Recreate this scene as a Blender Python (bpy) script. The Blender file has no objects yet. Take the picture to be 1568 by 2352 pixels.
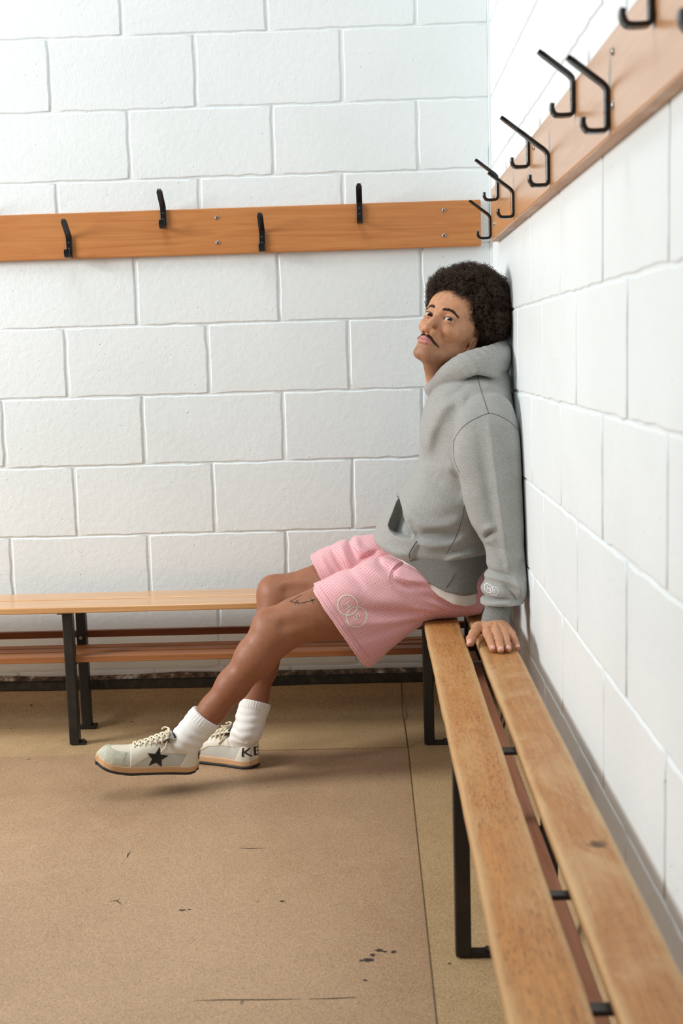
import bpy, bmesh, math, random
import numpy as np
from mathutils import Vector, Matrix
from mathutils.bvhtree import BVHTree

C = bpy.context.scene.collection
SC = bpy.context.scene

# ------------------------------------------------------------------ camera
FPX = 2763.27
CAM = np.array([-0.40516, -3.88332, 1.02365])
def _rot(p, y, r):
    cy, sy, cp, sp, cr, sr = math.cos(y), math.sin(y), math.cos(p), math.sin(p), math.cos(r), math.sin(r)
    f = np.array([sy*cp, cy*cp, -sp]); rt = np.array([cy, -sy, 0.0]); up = np.cross(rt, f)
    return np.array([cr*rt + sr*up, -sr*rt + cr*up, f])
RC = _rot(0.13176, -0.02449, -0.02992)
cam_d = bpy.data.cameras.new('camera')
cam = bpy.data.objects.new('camera', cam_d); C.objects.link(cam)
cam_d.sensor_fit = 'HORIZONTAL'; cam_d.sensor_width = 24.0; cam_d.lens = FPX/1568*24.0
cam_d.clip_start = 0.05
m = Matrix.Identity(4)
for i in range(3):
    m[i][0], m[i][1], m[i][2], m[i][3] = RC[0][i], RC[1][i], -RC[2][i], CAM[i]
cam.matrix_world = m
cam_d.dof.use_dof = True; cam_d.dof.focus_distance = 3.32; cam_d.dof.aperture_fstop = 4.5
SC.camera = cam

# ------------------------------------------------------------------ light and exposure
w = bpy.data.worlds.new('world'); SC.world = w; w.use_nodes = True
w.node_tree.nodes['Background'].inputs[0].default_value = (0.93, 0.975, 1.0, 1)
w.node_tree.nodes['Background'].inputs[1].default_value = 0.17
def area(name, loc, target, sx, sy, power, col):
    d = bpy.data.lights.new(name, 'AREA'); d.shape = 'RECTANGLE'; d.size = sx; d.size_y = sy; d.energy = power; d.color = col
    o = bpy.data.objects.new(name, d); C.objects.link(o); o.location = loc
    o.rotation_euler = (Vector(target)-Vector(loc)).to_track_quat('-Z', 'Y').to_euler()
    return o
area('softbox_light', (-4.3, -1.40, 2.0), (-0.2, -0.45, 0.55), 1.2, 1.2, 140, (1.0, 0.99, 0.975))
area('ceiling_light', (-1.5, -1.35, 4.0), (-1.3, -1.2, 0), 1.6, 1.4, 42, (0.96, 0.99, 1.0))
SC.view_settings.view_transform = 'Standard'; SC.view_settings.look = 'None'
SC.view_settings.exposure = 0.10; SC.view_settings.gamma = 1.0; SC.view_settings.use_curve_mapping = False

# ------------------------------------------------------------------ helpers
def at(px, py, Y):
    """the point of the plane y = Y that lies on the photograph's pixel (px, py)"""
    d = RC.T @ np.array([(px-784)/FPX, -(py-1176)/FPX, 1.0])
    return CAM + d*((Y-CAM[1])/d[1])

def tag(o, label=None, cat=None, group=None, kind=None):
    if label: o['label'] = label
    if cat: o['category'] = cat
    if group: o['group'] = group
    if kind: o['kind'] = kind
    return o
def adopt(o, parent):
    if parent is not None:
        o.parent = parent
        o.matrix_parent_inverse = Matrix.Translation(parent.location).inverted() if parent.type == 'EMPTY' else Matrix.Identity(4)
def empty(name, loc):
    o = bpy.data.objects.new(name, None); C.objects.link(o); o.location = loc; o.empty_display_size = 0.05
    return o
def mesh(name, verts, faces, m, parent=None, smooth=False):
    me = bpy.data.meshes.new(name)
    me.from_pydata([tuple(map(float, v)) for v in verts], [], [tuple(map(int, f)) for f in faces])
    if smooth: me.shade_smooth()
    if m: me.materials.append(m)
    o = bpy.data.objects.new(name, me); C.objects.link(o); adopt(o, parent)
    return o
def from_bm(name, bm, m, parent=None, smooth=False):
    me = bpy.data.meshes.new(name); bm.to_mesh(me); bm.free()
    if smooth: me.shade_smooth()
    if m: me.materials.append(m)
    o = bpy.data.objects.new(name, me); C.objects.link(o); adopt(o, parent)
    return o
def bm_box(bm, lo, hi, bev=0.0, seg=2):
    vs = bmesh.ops.create_cube(bm, size=1.0)['verts']
    for v in vs:
        for i in range(3): v.co[i] = (lo[i]+hi[i])/2 + v.co[i]*(hi[i]-lo[i])
    if bev > 0:
        es = list({e for v in vs for e in v.link_edges})
        bmesh.ops.bevel(bm, geom=es, offset=bev, segments=seg, affect='EDGES', profile=0.5)
def box(name, lo, hi, m, parent=None, bev=0.0, seg=2):
    bm = bmesh.new(); bm_box(bm, lo, hi, bev, seg)
    return from_bm(name, bm, m, parent)
def tube_geo(pts, radii, n=8, cap=True):
    """verts, faces of a round tube along pts"""
    pts = [Vector(p) for p in pts]; V, F = [], []
    if not hasattr(radii, '__len__'): radii = [radii]*len(pts)
    up = None
    for i, p in enumerate(pts):
        t = (pts[min(i+1, len(pts)-1)]-pts[max(i-1, 0)]).normalized()
        if up is None:
            a = t.orthogonal().normalized()
        else:
            a = (up - t*up.dot(t)); a = a.normalized() if a.length > 1e-6 else t.orthogonal().normalized()
        up = a; b = t.cross(a)
        for k in range(n):
            q = 2*math.pi*k/n
            V.append(p + (a*math.cos(q)+b*math.sin(q))*radii[i])
    for i in range(len(pts)-1):
        for k in range(n):
            k2 = (k+1) % n
            F.append((i*n+k, i*n+k2, (i+1)*n+k2, (i+1)*n+k))
    if cap:
        F.append(tuple(range(n-1, -1, -1))); F.append(tuple((len(pts)-1)*n+k for k in range(n)))
    return V, F
def tube(name, pts, r, m, parent=None, n=8):
    V, F = tube_geo(pts, r, n)
    return mesh(name, V, F, m, parent, True)
def cr(pts, n=8, closed=False):
    """Catmull-Rom through pts"""
    P = [np.array(p, float) for p in pts]; out = []; N = len(P)
    for i in range(N if closed else N-1):
        if closed: p0, p1, p2, p3 = P[(i-1) % N], P[i], P[(i+1) % N], P[(i+2) % N]
        else: p0, p1, p2, p3 = P[max(i-1, 0)], P[i], P[i+1], P[min(i+2, N-1)]
        for k in range(n):
            t = k/n
            out.append(0.5*((2*p1)+(-p0+p2)*t+(2*p0-5*p1+4*p2-p3)*t*t+(-p0+3*p1-3*p2+p3)*t**3))
    if not closed: out.append(P[-1])
    return out

# ------------------------------------------------------------------ materials
class NT:
    def __init__(s, name):
        s.m = bpy.data.materials.new(name); s.m.use_nodes = True; s.t = s.m.node_tree; s.b = s.t.nodes['Principled BSDF']
        s.tc = s.n('ShaderNodeTexCoord'); s.co = s.tc.outputs['Object']
    def n(s, ty, **kw):
        q = s.t.nodes.new(ty)
        for k, v in kw.items():
            if k.startswith('_'): setattr(q, k[1:], v)
            else: q.inputs[k.replace('_', ' ')].default_value = v
        return q
    def l(s, a, b): s.t.links.new(a, b)
    def mapping(s, scale=(1, 1, 1), rot=(0, 0, 0), loc=(0, 0, 0), src=None):
        q = s.n('ShaderNodeMapping'); q.inputs['Scale'].default_value = scale; q.inputs['Rotation'].default_value = rot; q.inputs['Location'].default_value = loc
        s.l(src or s.co, q.inputs['Vector']); return q.outputs[0]
    def noise(s, scale, detail=3, rough=0.5, dist=0.0, src=None):
        q = s.n('ShaderNodeTexNoise', Scale=scale, Detail=detail, Roughness=rough, Distortion=dist); s.l(src or s.co, q.inputs['Vector']); return q.outputs['Fac']
    def ramp(s, fac, stops):
        q = s.n('ShaderNodeValToRGB'); r = q.color_ramp
        while len(r.elements) > 1: r.elements.remove(r.elements[-1])
        r.elements[0].position = stops[0][0]; r.elements[0].color = col4(stops[0][1])
        for p, c in stops[1:]:
            e = r.elements.new(p); e.color = col4(c)
        s.l(fac, q.inputs['Fac']); return q.outputs['Color']
    def mix(s, fac, a, b, mode='MIX'):
        q = s.n('ShaderNodeMix', _data_type='RGBA', _blend_type=mode)
        for v, i in ((fac, 0), (a, 6), (b, 7)):
            if isinstance(v, bpy.types.NodeSocket): s.l(v, q.inputs[i])
            else: q.inputs[i].default_value = v if i == 0 else col4(v)
        return q.outputs[2]
    def math(s, op, a, b=None, c=None):
        q = s.n('ShaderNodeMath', _operation=op)
        for i, v in enumerate((a, b, c)):
            if v is None: continue
            if isinstance(v, bpy.types.NodeSocket): s.l(v, q.inputs[i])
            else: q.inputs[i].default_value = v
        return q.outputs[0]
    def bump(s, h, strength=0.3, dist=0.001, prev=None):
        q = s.n('ShaderNodeBump', Strength=strength, Distance=dist); s.l(h, q.inputs['Height'])
        if prev is not None: s.l(prev, q.inputs['Normal'])
        return q.outputs[0]
    def done(s, col=None, rough=0.5, nrm=None, spec=0.5, metal=0.0):
        for v, k in ((col, 'Base Color'), (rough, 'Roughness'), (spec, 'Specular IOR Level'), (metal, 'Metallic')):
            if v is None: continue
            if isinstance(v, bpy.types.NodeSocket): s.l(v, s.b.inputs[k])
            else: s.b.inputs[k].default_value = col4(v) if k == 'Base Color' else v
        if nrm is not None: s.l(nrm, s.b.inputs['Normal'])
        return s.m
def col4(c):
    if isinstance(c, (int, float)): return (c, c, c, 1)
    c = tuple(c); return c if len(c) == 4 else c + (1,)
def lin(r, g, b):
    f = lambda v: v/12.92 if v <= 0.04045 else ((v+0.055)/1.055)**2.4
    return (f(r/255), f(g/255), f(b/255))
def plain(name, c, rough=0.5, metal=0.0, spec=0.5):
    return NT(name).done(c, rough, None, spec, metal)

def mat_wall():
    s = NT('white_wall_paint'); s.co = s.n('ShaderNodeNewGeometry').outputs['Position']
    n1 = s.noise(2.2, 4, 0.6)
    c = s.ramp(n1, [(0.3, (0.775, 0.83, 0.835)), (0.6, (0.825, 0.88, 0.89))])
    big = s.noise(7.0, 5, 0.7)
    c = s.mix(s.ramp(big, [(0.66, 0), (0.78, 0.35)]), c, (0.80, 0.72, 0.56))
    v = s.n('ShaderNodeTexVoronoi', Scale=36.0); s.l(s.co, v.inputs['Vector'])
    sel = s.noise(9.0, 2)
    pit = s.math('MULTIPLY', s.ramp(v.outputs['Distance'], [(0.02, 1), (0.10, 0)]), s.ramp(sel, [(0.50, 0), (0.60, 1)]))
    h1 = s.noise(190.0, 3, 0.6); h2 = s.noise(45.0, 4, 0.65)
    b = s.bump(h2, 0.5, 0.0032); b = s.bump(h1, 0.40, 0.0011, b)
    inv = s.math('SUBTRACT', 1.0, pit); b = s.bump(inv, 0.8, 0.0028, b)
    c = s.mix(s.math('MULTIPLY', pit, 0.12), c, (0.55, 0.50, 0.42))
    return s.done(c, 0.46, b, 0.4)
def mat_wood(name, dark, light, axis, pale=None, wear=0.0, grain=1.0, rough=0.4, speck=0.0, spots=(), coat=0.0, flecks=0.0, edge=None):
    s = NT(name); s.b.inputs['Coat Weight'].default_value = coat; s.b.inputs['Coat Roughness'].default_value = 0.22
    st = {'x': (1.2, 26, 26), 'y': (26, 1.2, 26)}[axis]
    mp = s.mapping(st)
    n1 = s.noise(2.2*grain, 5, 0.6, 1.6, mp); n2 = s.noise(1.2, 2, 0.5, 0, s.mapping(tuple(q*0.12 for q in st)))
    c = s.ramp(n1, [(0.30, dark), (0.62, light)])
    c = s.mix(s.ramp(n2, [(0.35, 0.0), (0.7, 0.55)]), c, light)
    fine = s.noise(9.0*grain, 3, 0.7, 0.5, s.mapping(tuple(q*(2.2 if q > 5 else 1.6) for q in st)))
    if speck > 0:
        c = s.mix(s.math('MULTIPLY', s.ramp(fine, [(0.54, 0), (0.64, 1)]), speck), c, tuple(q*0.30 for q in dark))
    if flecks > 0:
        fk = s.noise(430, 3, 0.65, 0.4, s.mapping((1.0, 0.15, 1.0) if axis == 'y' else (0.15, 1.0, 1.0)))
        fz = s.noise(7, 3, 0.6)
        c = s.mix(s.math('MULTIPLY', s.ramp(fk, [(0.53, 0), (0.62, 1)]), s.ramp(fz, [(0.32, 0.25*flecks), (0.62, flecks)])), c, tuple(q*0.34 for q in dark))
    if edge is not None:
        sx = s.n('ShaderNodeSeparateXYZ'); s.l(s.co, sx.inputs[0])
        ed = s.math('DIVIDE', s.math('ABSOLUTE', s.math('SUBTRACT', sx.outputs[0], edge[0])), edge[1])
        en = s.math('ADD', ed, s.math('MULTIPLY', s.math('SUBTRACT', s.noise(11, 4, 0.7, 0, s.mapping((1, 0.35, 1))), 0.5), 0.55))
        c = s.mix(s.ramp(en, [(0.66, 0), (0.90, 0.75)]), c, edge[2])
    if pale is not None:
        wn = s.noise(9.0, 6, 0.72, 0.6, s.mapping((1.0, 1.0, 1.0) if axis == 'x' else (1.0, 0.42, 1.0)))
        wn2 = s.noise(2.4, 3, 0.6)
        f = s.math('MULTIPLY', s.ramp(wn, [(0.44, 0), (0.62, 1)]), s.ramp(wn2, [(0.34, 0.25), (0.6, 1)]))
        c = s.mix(s.math('MULTIPLY', f, wear), c, pale)
        sc = s.noise(60.0, 2, 0.5, 3.0, s.mapping((1.0, 0.25, 1) if axis == 'y' else (0.25, 1, 1)))
        c = s.mix(s.ramp(sc, [(0.70, 0), (0.76, 0.5*wear)]), c, tuple(min(1, q*1.35) for q in pale))
    for (p, r, k) in spots:
        d = s.n('ShaderNodeVectorMath', _operation='DISTANCE'); s.l(s.co, d.inputs[0]); d.inputs[1].default_value = p
        dn = s.math('ADD', d.outputs['Value'], s.math('MULTIPLY', s.math('SUBTRACT', s.noise(90, 3), 0.5), r*1.4))
        c = s.mix(s.ramp(s.math('DIVIDE', dn, r), [(0.45, k), (1.0, 0)]), c, tuple(q*0.12 for q in dark))
    b = s.bump(fine, 0.25, 0.0006)
    return s.done(c, rough, b, 0.45)
M = {}
M['wall'] = mat_wall()
M['rail_back'] = mat_wood('orange_rail_wood', lin(176, 108, 58), lin(198, 134, 78), 'x', rough=0.38, grain=0.8, coat=0.2)
M['rail_right'] = mat_wood('rail_wood_sheen_tan', lin(196, 138, 92), lin(212, 160, 114), 'y', rough=0.30, grain=0.7, coat=0.8)  # same rail wood, base colour paled to paint in the sheen
M['rail_under'] = mat_wood('rail_underside_wood', lin(150, 100, 66), lin(196, 150, 112), 'y', pale=lin(222, 205, 185), wear=0.6, rough=0.5)
M['seat_back'] = mat_wood('varnished_seat_wood', lin(198, 142, 88), lin(220, 170, 114), 'x', rough=0.30, speck=0.12, coat=0.6)
M['shelf_wood'] = mat_wood('shelf_wood', lin(142, 88, 50), lin(178, 116, 68), 'x', rough=0.42, speck=0.2)
M['rail_dark'] = mat_wood('dark_rail_wood', lin(110, 62, 34), lin(142, 84, 46), 'x', rough=0.45)
M['seat_front'] = mat_wood('worn_seat_wood', lin(160, 104, 54), lin(194, 134, 74), 'y', pale=lin(200, 164, 116), wear=0.45, rough=0.5, speck=0.3, grain=1.5, flecks=0.85, edge=(-0.2175, 0.050, lin(196, 158, 110)))
M['seat_rear'] = mat_wood('scuffed_seat_wood', lin(158, 104, 58), lin(186, 132, 80), 'y', pale=lin(206, 174, 130), wear=0.75, rough=0.5, speck=0.2, grain=1.2, flecks=0.35, edge=(-0.0945, 0.048, lin(198, 162, 116)),
                         spots=(((-0.077, -2.146, 0.278), 0.017, 0.85),))
M['shelf_right'] = mat_wood('lower_shelf_wood', lin(140, 92, 66), lin(166, 114, 86), 'y', rough=0.5)

def mat_black():
    s = NT('black_painted_steel')
    n = s.noise(38, 5, 0.7); n2 = s.noise(9, 3)
    c = s.mix(s.ramp(n, [(0.70, 0), (0.76, 0.8)]), (0.012, 0.012, 0.012), (0.20, 0.19, 0.17))
    c = s.mix(s.ramp(n2, [(0.55, 0), (0.7, 0.5)]), c, (0.045, 0.028, 0.018))
    return s.done(c, 0.42, s.bump(n, 0.2, 0.0008))
M['steel'] = mat_black()
M['hook'] = plain('black_gloss_enamel', (0.008, 0.008, 0.009), 0.22)
M['screw'] = plain('zinc_screw', (0.42, 0.42, 0.40), 0.38, 0.9)
M['screw_dark'] = plain('blackened_screw', (0.10, 0.09, 0.08), 0.45, 0.8)
M['slot'] = plain('screw_slot', (0.02, 0.02, 0.02), 0.7)
def mat_cap():
    s = NT('black_cap_strip'); n = s.noise(30, 4, 0.7)
    return s.done(s.ramp(n, [(0.45, (0.008, 0.008, 0.008)), (0.75, (0.05, 0.045, 0.035))]), 0.4, s.bump(n, 0.3, 0.002))
M['cap'] = mat_cap()
def mat_dirt():
    s = NT('grime_line'); n = s.noise(24, 5, 0.75)
    return s.done(s.ramp(n, [(0.42, lin(60, 44, 28)), (0.56, lin(130, 105, 75)), (0.66, lin(214, 208, 194))]), 0.7, s.bump(n, 0.6, 0.003))
M['dirt'] = mat_dirt()
def mat_floor(name, base, dark, light):
    s = NT(name)
    big = s.noise(1.6, 4, 0.6); mid = s.noise(14, 4, 0.6)
    c = s.ramp(big, [(0.3, dark), (0.65, base)])
    c = s.mix(s.ramp(mid, [(0.45, 0), (0.75, 0.35)]), c, light)
    g = s.noise(560, 2, 0.6); g2 = s.noise(380, 2, 0.6, 0, s.mapping((1, 1, 1), (0, 0, 0.7), (3, 1, 0)))
    c = s.mix(s.ramp(g, [(0.50, 0), (0.60, 0.62)]), c, tuple(q*0.22 for q in dark))
    c = s.mix(s.ramp(g2, [(0.52, 0), (0.62, 0.5)]), c, tuple(min(1, q*1.22) for q in light))
    d = s.noise(26, 2, 0.4); c = s.mix(s.ramp(d, [(0.770, 0), (0.785, 0.7)]), c, tuple(q*0.2 for q in dark))
    b = s.bump(g, 0.12, 0.0006)
    return s.done(c, s.ramp(mid, [(0.3, (0.34,)*3), (0.7, (0.5,)*3)]), b, 0.4)
M['floor'] = mat_floor('brown_speckled_vinyl', lin(190, 158, 124), lin(172, 140, 108), lin(196, 166, 132))
M['floor_edge'] = mat_floor('tan_speckled_vinyl', lin(198, 168, 126), lin(182, 152, 110), lin(208, 180, 138))
M['seam'] = plain('vinyl_weld', lin(112, 92, 60), 0.5)
M['seam_light'] = plain('pale_vinyl_weld', lin(196, 170, 126), 0.5)
M['scuff'] = plain('dark_scuff', lin(58, 46, 40), 0.6)
# ------------------------------------------------------------------ the room
FZ = -0.165                                   # floor level
BED = [-0.223, 0.002, 0.227, 0.4515, 0.681, 0.904, 1.1275, 1.355, 1.582, 1.7955, 2.0175, 2.2425, 2.4675]
def block_mesh(name, wd, ht, seed, jit=0.0012):
    """a concrete block face: flat front at local y = 0, rounded uneven arrises, 8 mm deep, centred on x and z"""
    r = random.Random(seed); V, F = [], []
    per = []
    nx, nz = max(3, int(wd/0.036)), max(3, int(ht/0.04))
    for i in range(nx): per.append((-wd/2+wd*i/nx, -ht/2, 0, -1))
    for i in range(nz): per.append((wd/2, -ht/2+ht*i/nz, 1, 0))
    for i in range(nx): per.append((wd/2-wd*i/nx, ht/2, 0, 1))
    for i in range(nz): per.append((-wd/2, ht/2-ht*i/nz, -1, 0))
    N = len(per); cx = [r.gauss(0, jit) for _ in range(N)]
    rings = ((0.0045, 0.0, 1.0), (0.0022, 0.0007, 1.1), (0.0006, 0.0025, 1.2), (0.0, 0.008, 1.0))
    for ins, dep, jk in rings:
        for k, (x, z, _, _) in enumerate(per):
            j = cx[k]*jk
            sx = max(-1, min(1, x/(wd/2-1e-6))); sz = max(-1, min(1, z/(ht/2-1e-6)))
            px = x - (ins+j)*(sx if abs(sx) > 0.999 else 0); pz = z - (ins+j)*(sz if abs(sz) > 0.999 else 0)
            V.append((px, dep, pz))
    F.append(tuple(range(N)))
    for a in range(3):
        for k in range(N):
            k2 = (k+1) % N
            F.append((a*N+k2, a*N+k, (a+1)*N+k, (a+1)*N+k2))
    me = bpy.data.meshes.new(name); me.from_pydata(V, [], F); me.materials.append(M['wall'])
    for p in me.polygons: p.use_smooth = len(p.vertices) == 4
    return me
_bcache = {}
def block(parent, wd, ht, loc, rz, var):
    key = (round(wd, 3), round(ht, 3), var)
    if key not in _bcache: _bcache[key] = block_mesh('block', wd, ht, hash(key) % 9999)
    o = bpy.data.objects.new('block', _bcache[key]); C.objects.link(o); o.location = loc; o.rotation_euler = (0, 0, rz)
    o.parent = parent
GV, GH = 0.0092, 0.0042
rnd = random.Random(5)
wb = box('wall_back', (-3.4, 0.0038, -0.30), (0.12, 0.12, 2.47), M['wall']); tag(wb, 'white painted concrete block wall behind the far bench', kind='structure')
wr = box('wall_right', (0.0034, -4.4, -0.30), (0.12, 0.0050, 2.47), M['wall']); tag(wr, 'white painted concrete block wall the seated man leans against', kind='structure')
for r in range(len(BED)-1):
    z0, z1 = BED[r], BED[r+1]; ht = z1-z0-GH; zc = (z0+z1)/2
    xs = [0.0] + [-(0.229 if r % 2 == 0 else 0.461)-0.4535*k - rnd.uniform(-0.004, 0.004) for k in range(7)]
    # rows r = 1, 3, 5 ... hold the half block at the corner
    for k in range(len(xs)-1):
        a, b = xs[k+1], xs[k]
        block(wb, b-a-GV, ht, ((a+b)/2, rnd.uniform(-0.0004, 0.0006), zc), 0, rnd.randrange(4) if k else 0)
    ys = [0.0] + [-(0.43 if r % 2 == 0 else 0.172)-0.452*k - rnd.uniform(-0.004, 0.004) for k in range(10)]
    for k in range(len(ys)-1):
        a, b = ys[k+1], ys[k]
        block(wr, b-a-GV, ht, (rnd.uniform(-0.0004, 0.0006), (a+b)/2, zc), -math.pi/2, rnd.randrange(4) if k else 0)
box('trim_1', (-0.006, -0.006, 0.0), (0.004, 0.004, 2.46), M['wall'], None, 0.002)['kind'] = 'structure'
bpy.data.objects['trim_1']['label'] = 'painted filler bead in the corner between the two white walls'

# floor sheets with the coved borders
fl = box('floor', (-3.4, -4.4, FZ-0.08), (0.02, 0.02, FZ-0.004), M['floor_edge']); tag(fl, 'speckled brown and tan vinyl floor coved up the walls', kind='structure')
SX, SY = -0.3125, -0.370
def sheet(name, pts, m):
    V = [(x, y, z) for (x, y) in pts for z in (FZ-0.004, FZ)]
    n = len(pts); F = [tuple(2*i+1 for i in range(n)), tuple(2*i for i in reversed(range(n)))]
    F += [(2*i, 2*((i+1) % n), 2*((i+1) % n)+1, 2*i+1) for i in range(n)]
    return mesh(name, V, F, m, fl)
o = sheet('vinyl_sheet', [(-3.4, -4.4), (SX-0.0015, -4.4), (SX-0.0215, SY-0.0315), (-3.4, SY-0.0515)][::1] if False else [(-3.4, -4.4), (SX-0.001, -4.4), (SX-0.001, SY-0.001), (-3.4, SY-0.001)], M['floor'])
o['label'] = 'large brown speckled vinyl sheet in the middle of the floor'
def cove(name, along, a0, a1, inner, m):
    """border strip: flat from |inner| to the wall, then curving up to the cap; along 'x' (back wall) or 'y' (right wall)"""
    prof = [(inner+0.001, 0.0)]
    R = 0.075
    for k in range(0, 11):
        q = math.pi/2*k/10
        prof.append((-0.012-R+R*math.sin(q), R-R*math.cos(q)))
    prof.append((-0.011, 0.131))
    ts = np.linspace(a0, a1, 2); V, F = [], []
    for i_, (d, h) in enumerate(prof):
        end = (SX if along == 'x' else SY) if i_ == 0 else d
        for t in (a0, end): V.append((t, d, FZ+h) if along == 'x' else (d, t, FZ+h))
    for i in range(len(prof)-1):
        f = (2*i, 2*i+1, 2*i+3, 2*i+2); F.append(f if along == 'x' else f[::-1])
    # thickness to the wall
    n = len(prof)
    o = mesh(name, V, F, m, fl, False)
    for p in o.data.polygons: p.use_smooth = True
    return o
o = cove('coved_vinyl_border', 'x', -3.4, -0.012, SY, M['floor_edge']); o['label'] = 'tan vinyl border strip curving up the far wall'
o = cove('coved_vinyl_border', 'y', -4.4, -0.012, SX, M['floor_edge']); o['label'] = 'tan vinyl border strip under the near bench curving up the right wall'
# weld lines
tube('vinyl_weld', [(SX, -4.4, FZ), (SX, SY, FZ), (SX-0.004, -0.10, FZ+0.0005), (SX-0.006, -0.045, FZ+0.02), (SX-0.006, -0.014, FZ+0.07), (SX-0.006, -0.0125, FZ+0.128)], 0.0016, M['seam'], fl, 6)
tube('vinyl_weld', [(-3.4, SY, FZ), (SX, SY, FZ)], 0.0018, M['seam_light'], fl, 6)
# cap strips
def cap_strip(name, along, a0, a1, label):
    pr = [(-0.0005, 0.138), (-0.020, 0.138), (-0.024, 0.133), (-0.024, 0.108), (-0.020, 0.104), (-0.008, 0.104)]
    V, F = [], []
    rr = random.Random(3); ts = np.linspace(a0, a1, 24)
    for t in ts:
        j = rr.gauss(0, 0.0012)
        for d, h in pr: V.append((t, d, FZ+h+j) if along == 'x' else (d, t, FZ+h+j))
    n = len(pr)
    for i in range(len(ts)-1):
        for k in range(n-1):
            f = (i*n+k, i*n+k+1, (i+1)*n+k+1, (i+1)*n+k); F.append(f if along == 'x' else f[::-1])
    o = mesh(name, V, F, M['cap'], None); tag(o, label, kind='structure')
    dV, dF = [], []
    for i, t in enumerate(ts):
        j = rr.uniform(0.0, 0.008)
        for d, h in ((-0.020, 0.1375), (-0.010, 0.140+j*0.6), (-0.0006, 0.146+j)): dV.append((t, d, FZ+h) if along == 'x' else (d, t, FZ+h))
    for i in range(len(ts)-1):
        for k in range(2):
            f = (i*3+k, i*3+k+1, (i+1)*3+k+1, (i+1)*3+k); dF.append(f if along == 'x' else f[::-1])
    q = mesh('sealant_bead', dV, dF, M['dirt'], o, True); q['label'] = 'dirty cracked sealant along the top of the black strip'
    return o
cap_strip('baseboard_back', 'x', -3.4, -0.024, 'black capping strip along the far wall above the coved vinyl')
cap_strip('baseboard_right', 'y', -4.4, -0.024, 'black capping strip along the right wall behind the near bench')
# scuffs and dark marks on the vinyl
def mark(name, pts, wd, m=None):
    V, F = [], []
    pts = [np.array(p) for p in pts]
    for i, p in enumerate(pts):
        t = pts[min(i+1, len(pts)-1)]-pts[max(i-1, 0)]; t = t/np.linalg.norm(t); nn = np.array([-t[1], t[0]])
        k = wd*(0.25 if i in (0, len(pts)-1) else 1.0)
        V.append((*(p+nn*k), FZ+0.0006)); V.append((*(p-nn*k), FZ+0.0006))
    for i in range(len(pts)-1): F.append((2*i, 2*i+1, 2*i+3, 2*i+2))
    return mesh(name, V, F, m or M['scuff'], fl)
mark('scuff_mark', [(-0.748, -1.094), (-0.72, -1.097), (-0.68, -1.096)], 0.0014)
mark('scuff_mark', [(-0.76, -1.788), (-0.70, -1.787), (-0.63, -1.789), (-0.56, -1.788)], 0.0014)
mark('scuff_mark', [(-0.545, -1.789), (-0.50, -1.7885), (-0.455, -1.786)], 0.0016)
mark('scuff_mark', [(-1.013, -1.138), (-1.014, -1.12), (-1.011, -1.10)], 0.002)
mark('scuff_mark', [(-1.006, -1.369), (-0.990, -1.366), (-0.976, -1.386)], 0.002)
mark('scuff_mark', [(-0.992, -1.367), (-0.985, -1.358)], 0.002)
mark('scuff_mark', [(-1.405, -0.235), (-1.385, -0.222)], 0.0025)
def blob(cx, cy, rx, ry, seed):
    r = random.Random(seed); n = 14; V = [(cx, cy, FZ+0.0007)]
    for k in range(n):
        q = 2*math.pi*k/n; s_ = r.uniform(0.6, 1.15); V.append((cx+rx*s_*math.cos(q), cy+ry*s_*math.sin(q), FZ+0.0007))
    return mesh('dark_stain', V, [(0, 1+k, 1+(k+1) % n) for k in range(n)], M['scuff'], fl)
for i, (x, y, a, b) in enumerate([(-0.434, -1.648, .011, .008), (-0.425, -1.629, .006, .006), (-0.447, -1.650, .005, .004), (-0.412, -1.610, .010, .006), (-0.400, -1.616, .006, .004), (-0.383, -1.618, .006, .005),
                                  (-0.837, -1.418, .008, .004), (-0.822, -1.416, .005, .003), (-0.622, -1.384, .006, .004), (-0.275, -1.668, .004, .003), (-0.440, -1.725, .005, .003)]):
    blob(x, y, a, b, i)
# ------------------------------------------------------------------ coat rails with hooks
def hook_profile():
    """side profile of a hook: (out from the board, height), as a centre line; lower tip first"""
    pts = [(0.040, 0.024), (0.0405, 0.014), (0.036, 0.005), (0.028, 0.0025), (0.014, 0.0025), (0.006, 0.004), (0.0037, 0.011), (0.0037, 0.030), (0.0037, 0.058), (0.0052, 0.066), (0.012, 0.0735), (0.035, 0.091), (0.064, 0.1135)]
    return cr(pts[:7], 4)[:-1] + cr(pts[6:9], 2)[:-1] + cr(pts[8:11], 4)[:-1] + cr(pts[10:], 3)
HP = hook_profile()
def hook_geo():
    """flat bar 5.5 mm thick and 19 mm wide bent to the profile, at the origin: board plane y = 0, room side -y, z up"""
    bm = bmesh.new(); rows = []
    th, wd = 0.0035, 0.0092
    n = len(HP)
    for i, p in enumerate(HP):
        t = HP[min(i+1, n-1)]-HP[max(i-1, 0)]; t = t/np.linalg.norm(t); nn = np.array([-t[1], t[0]])
        e = wd*(0.62 if i in (0, n-1) else 1.0)
        c2 = 0.0009
        sec = [(-e, th-c2), (-e+c2, th), (e-c2, th), (e, th-c2), (e, -th+c2), (e-c2, -th), (-e+c2, -th), (-e, -th+c2)]
        rows.append([bm.verts.new((x, -(p+nn*o)[0], (p+nn*o)[1])) for x, o in sec])
    for a, b in zip(rows, rows[1:]):
        for k in range(8): bm.faces.new((a[k], a[(k+1) % 8], b[(k+1) % 8], b[k]))
    bm.faces.new(rows[0][::-1]); bm.faces.new(rows[-1])
    bmesh.ops.recalc_face_normals(bm, faces=bm.faces)
    return bm
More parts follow.
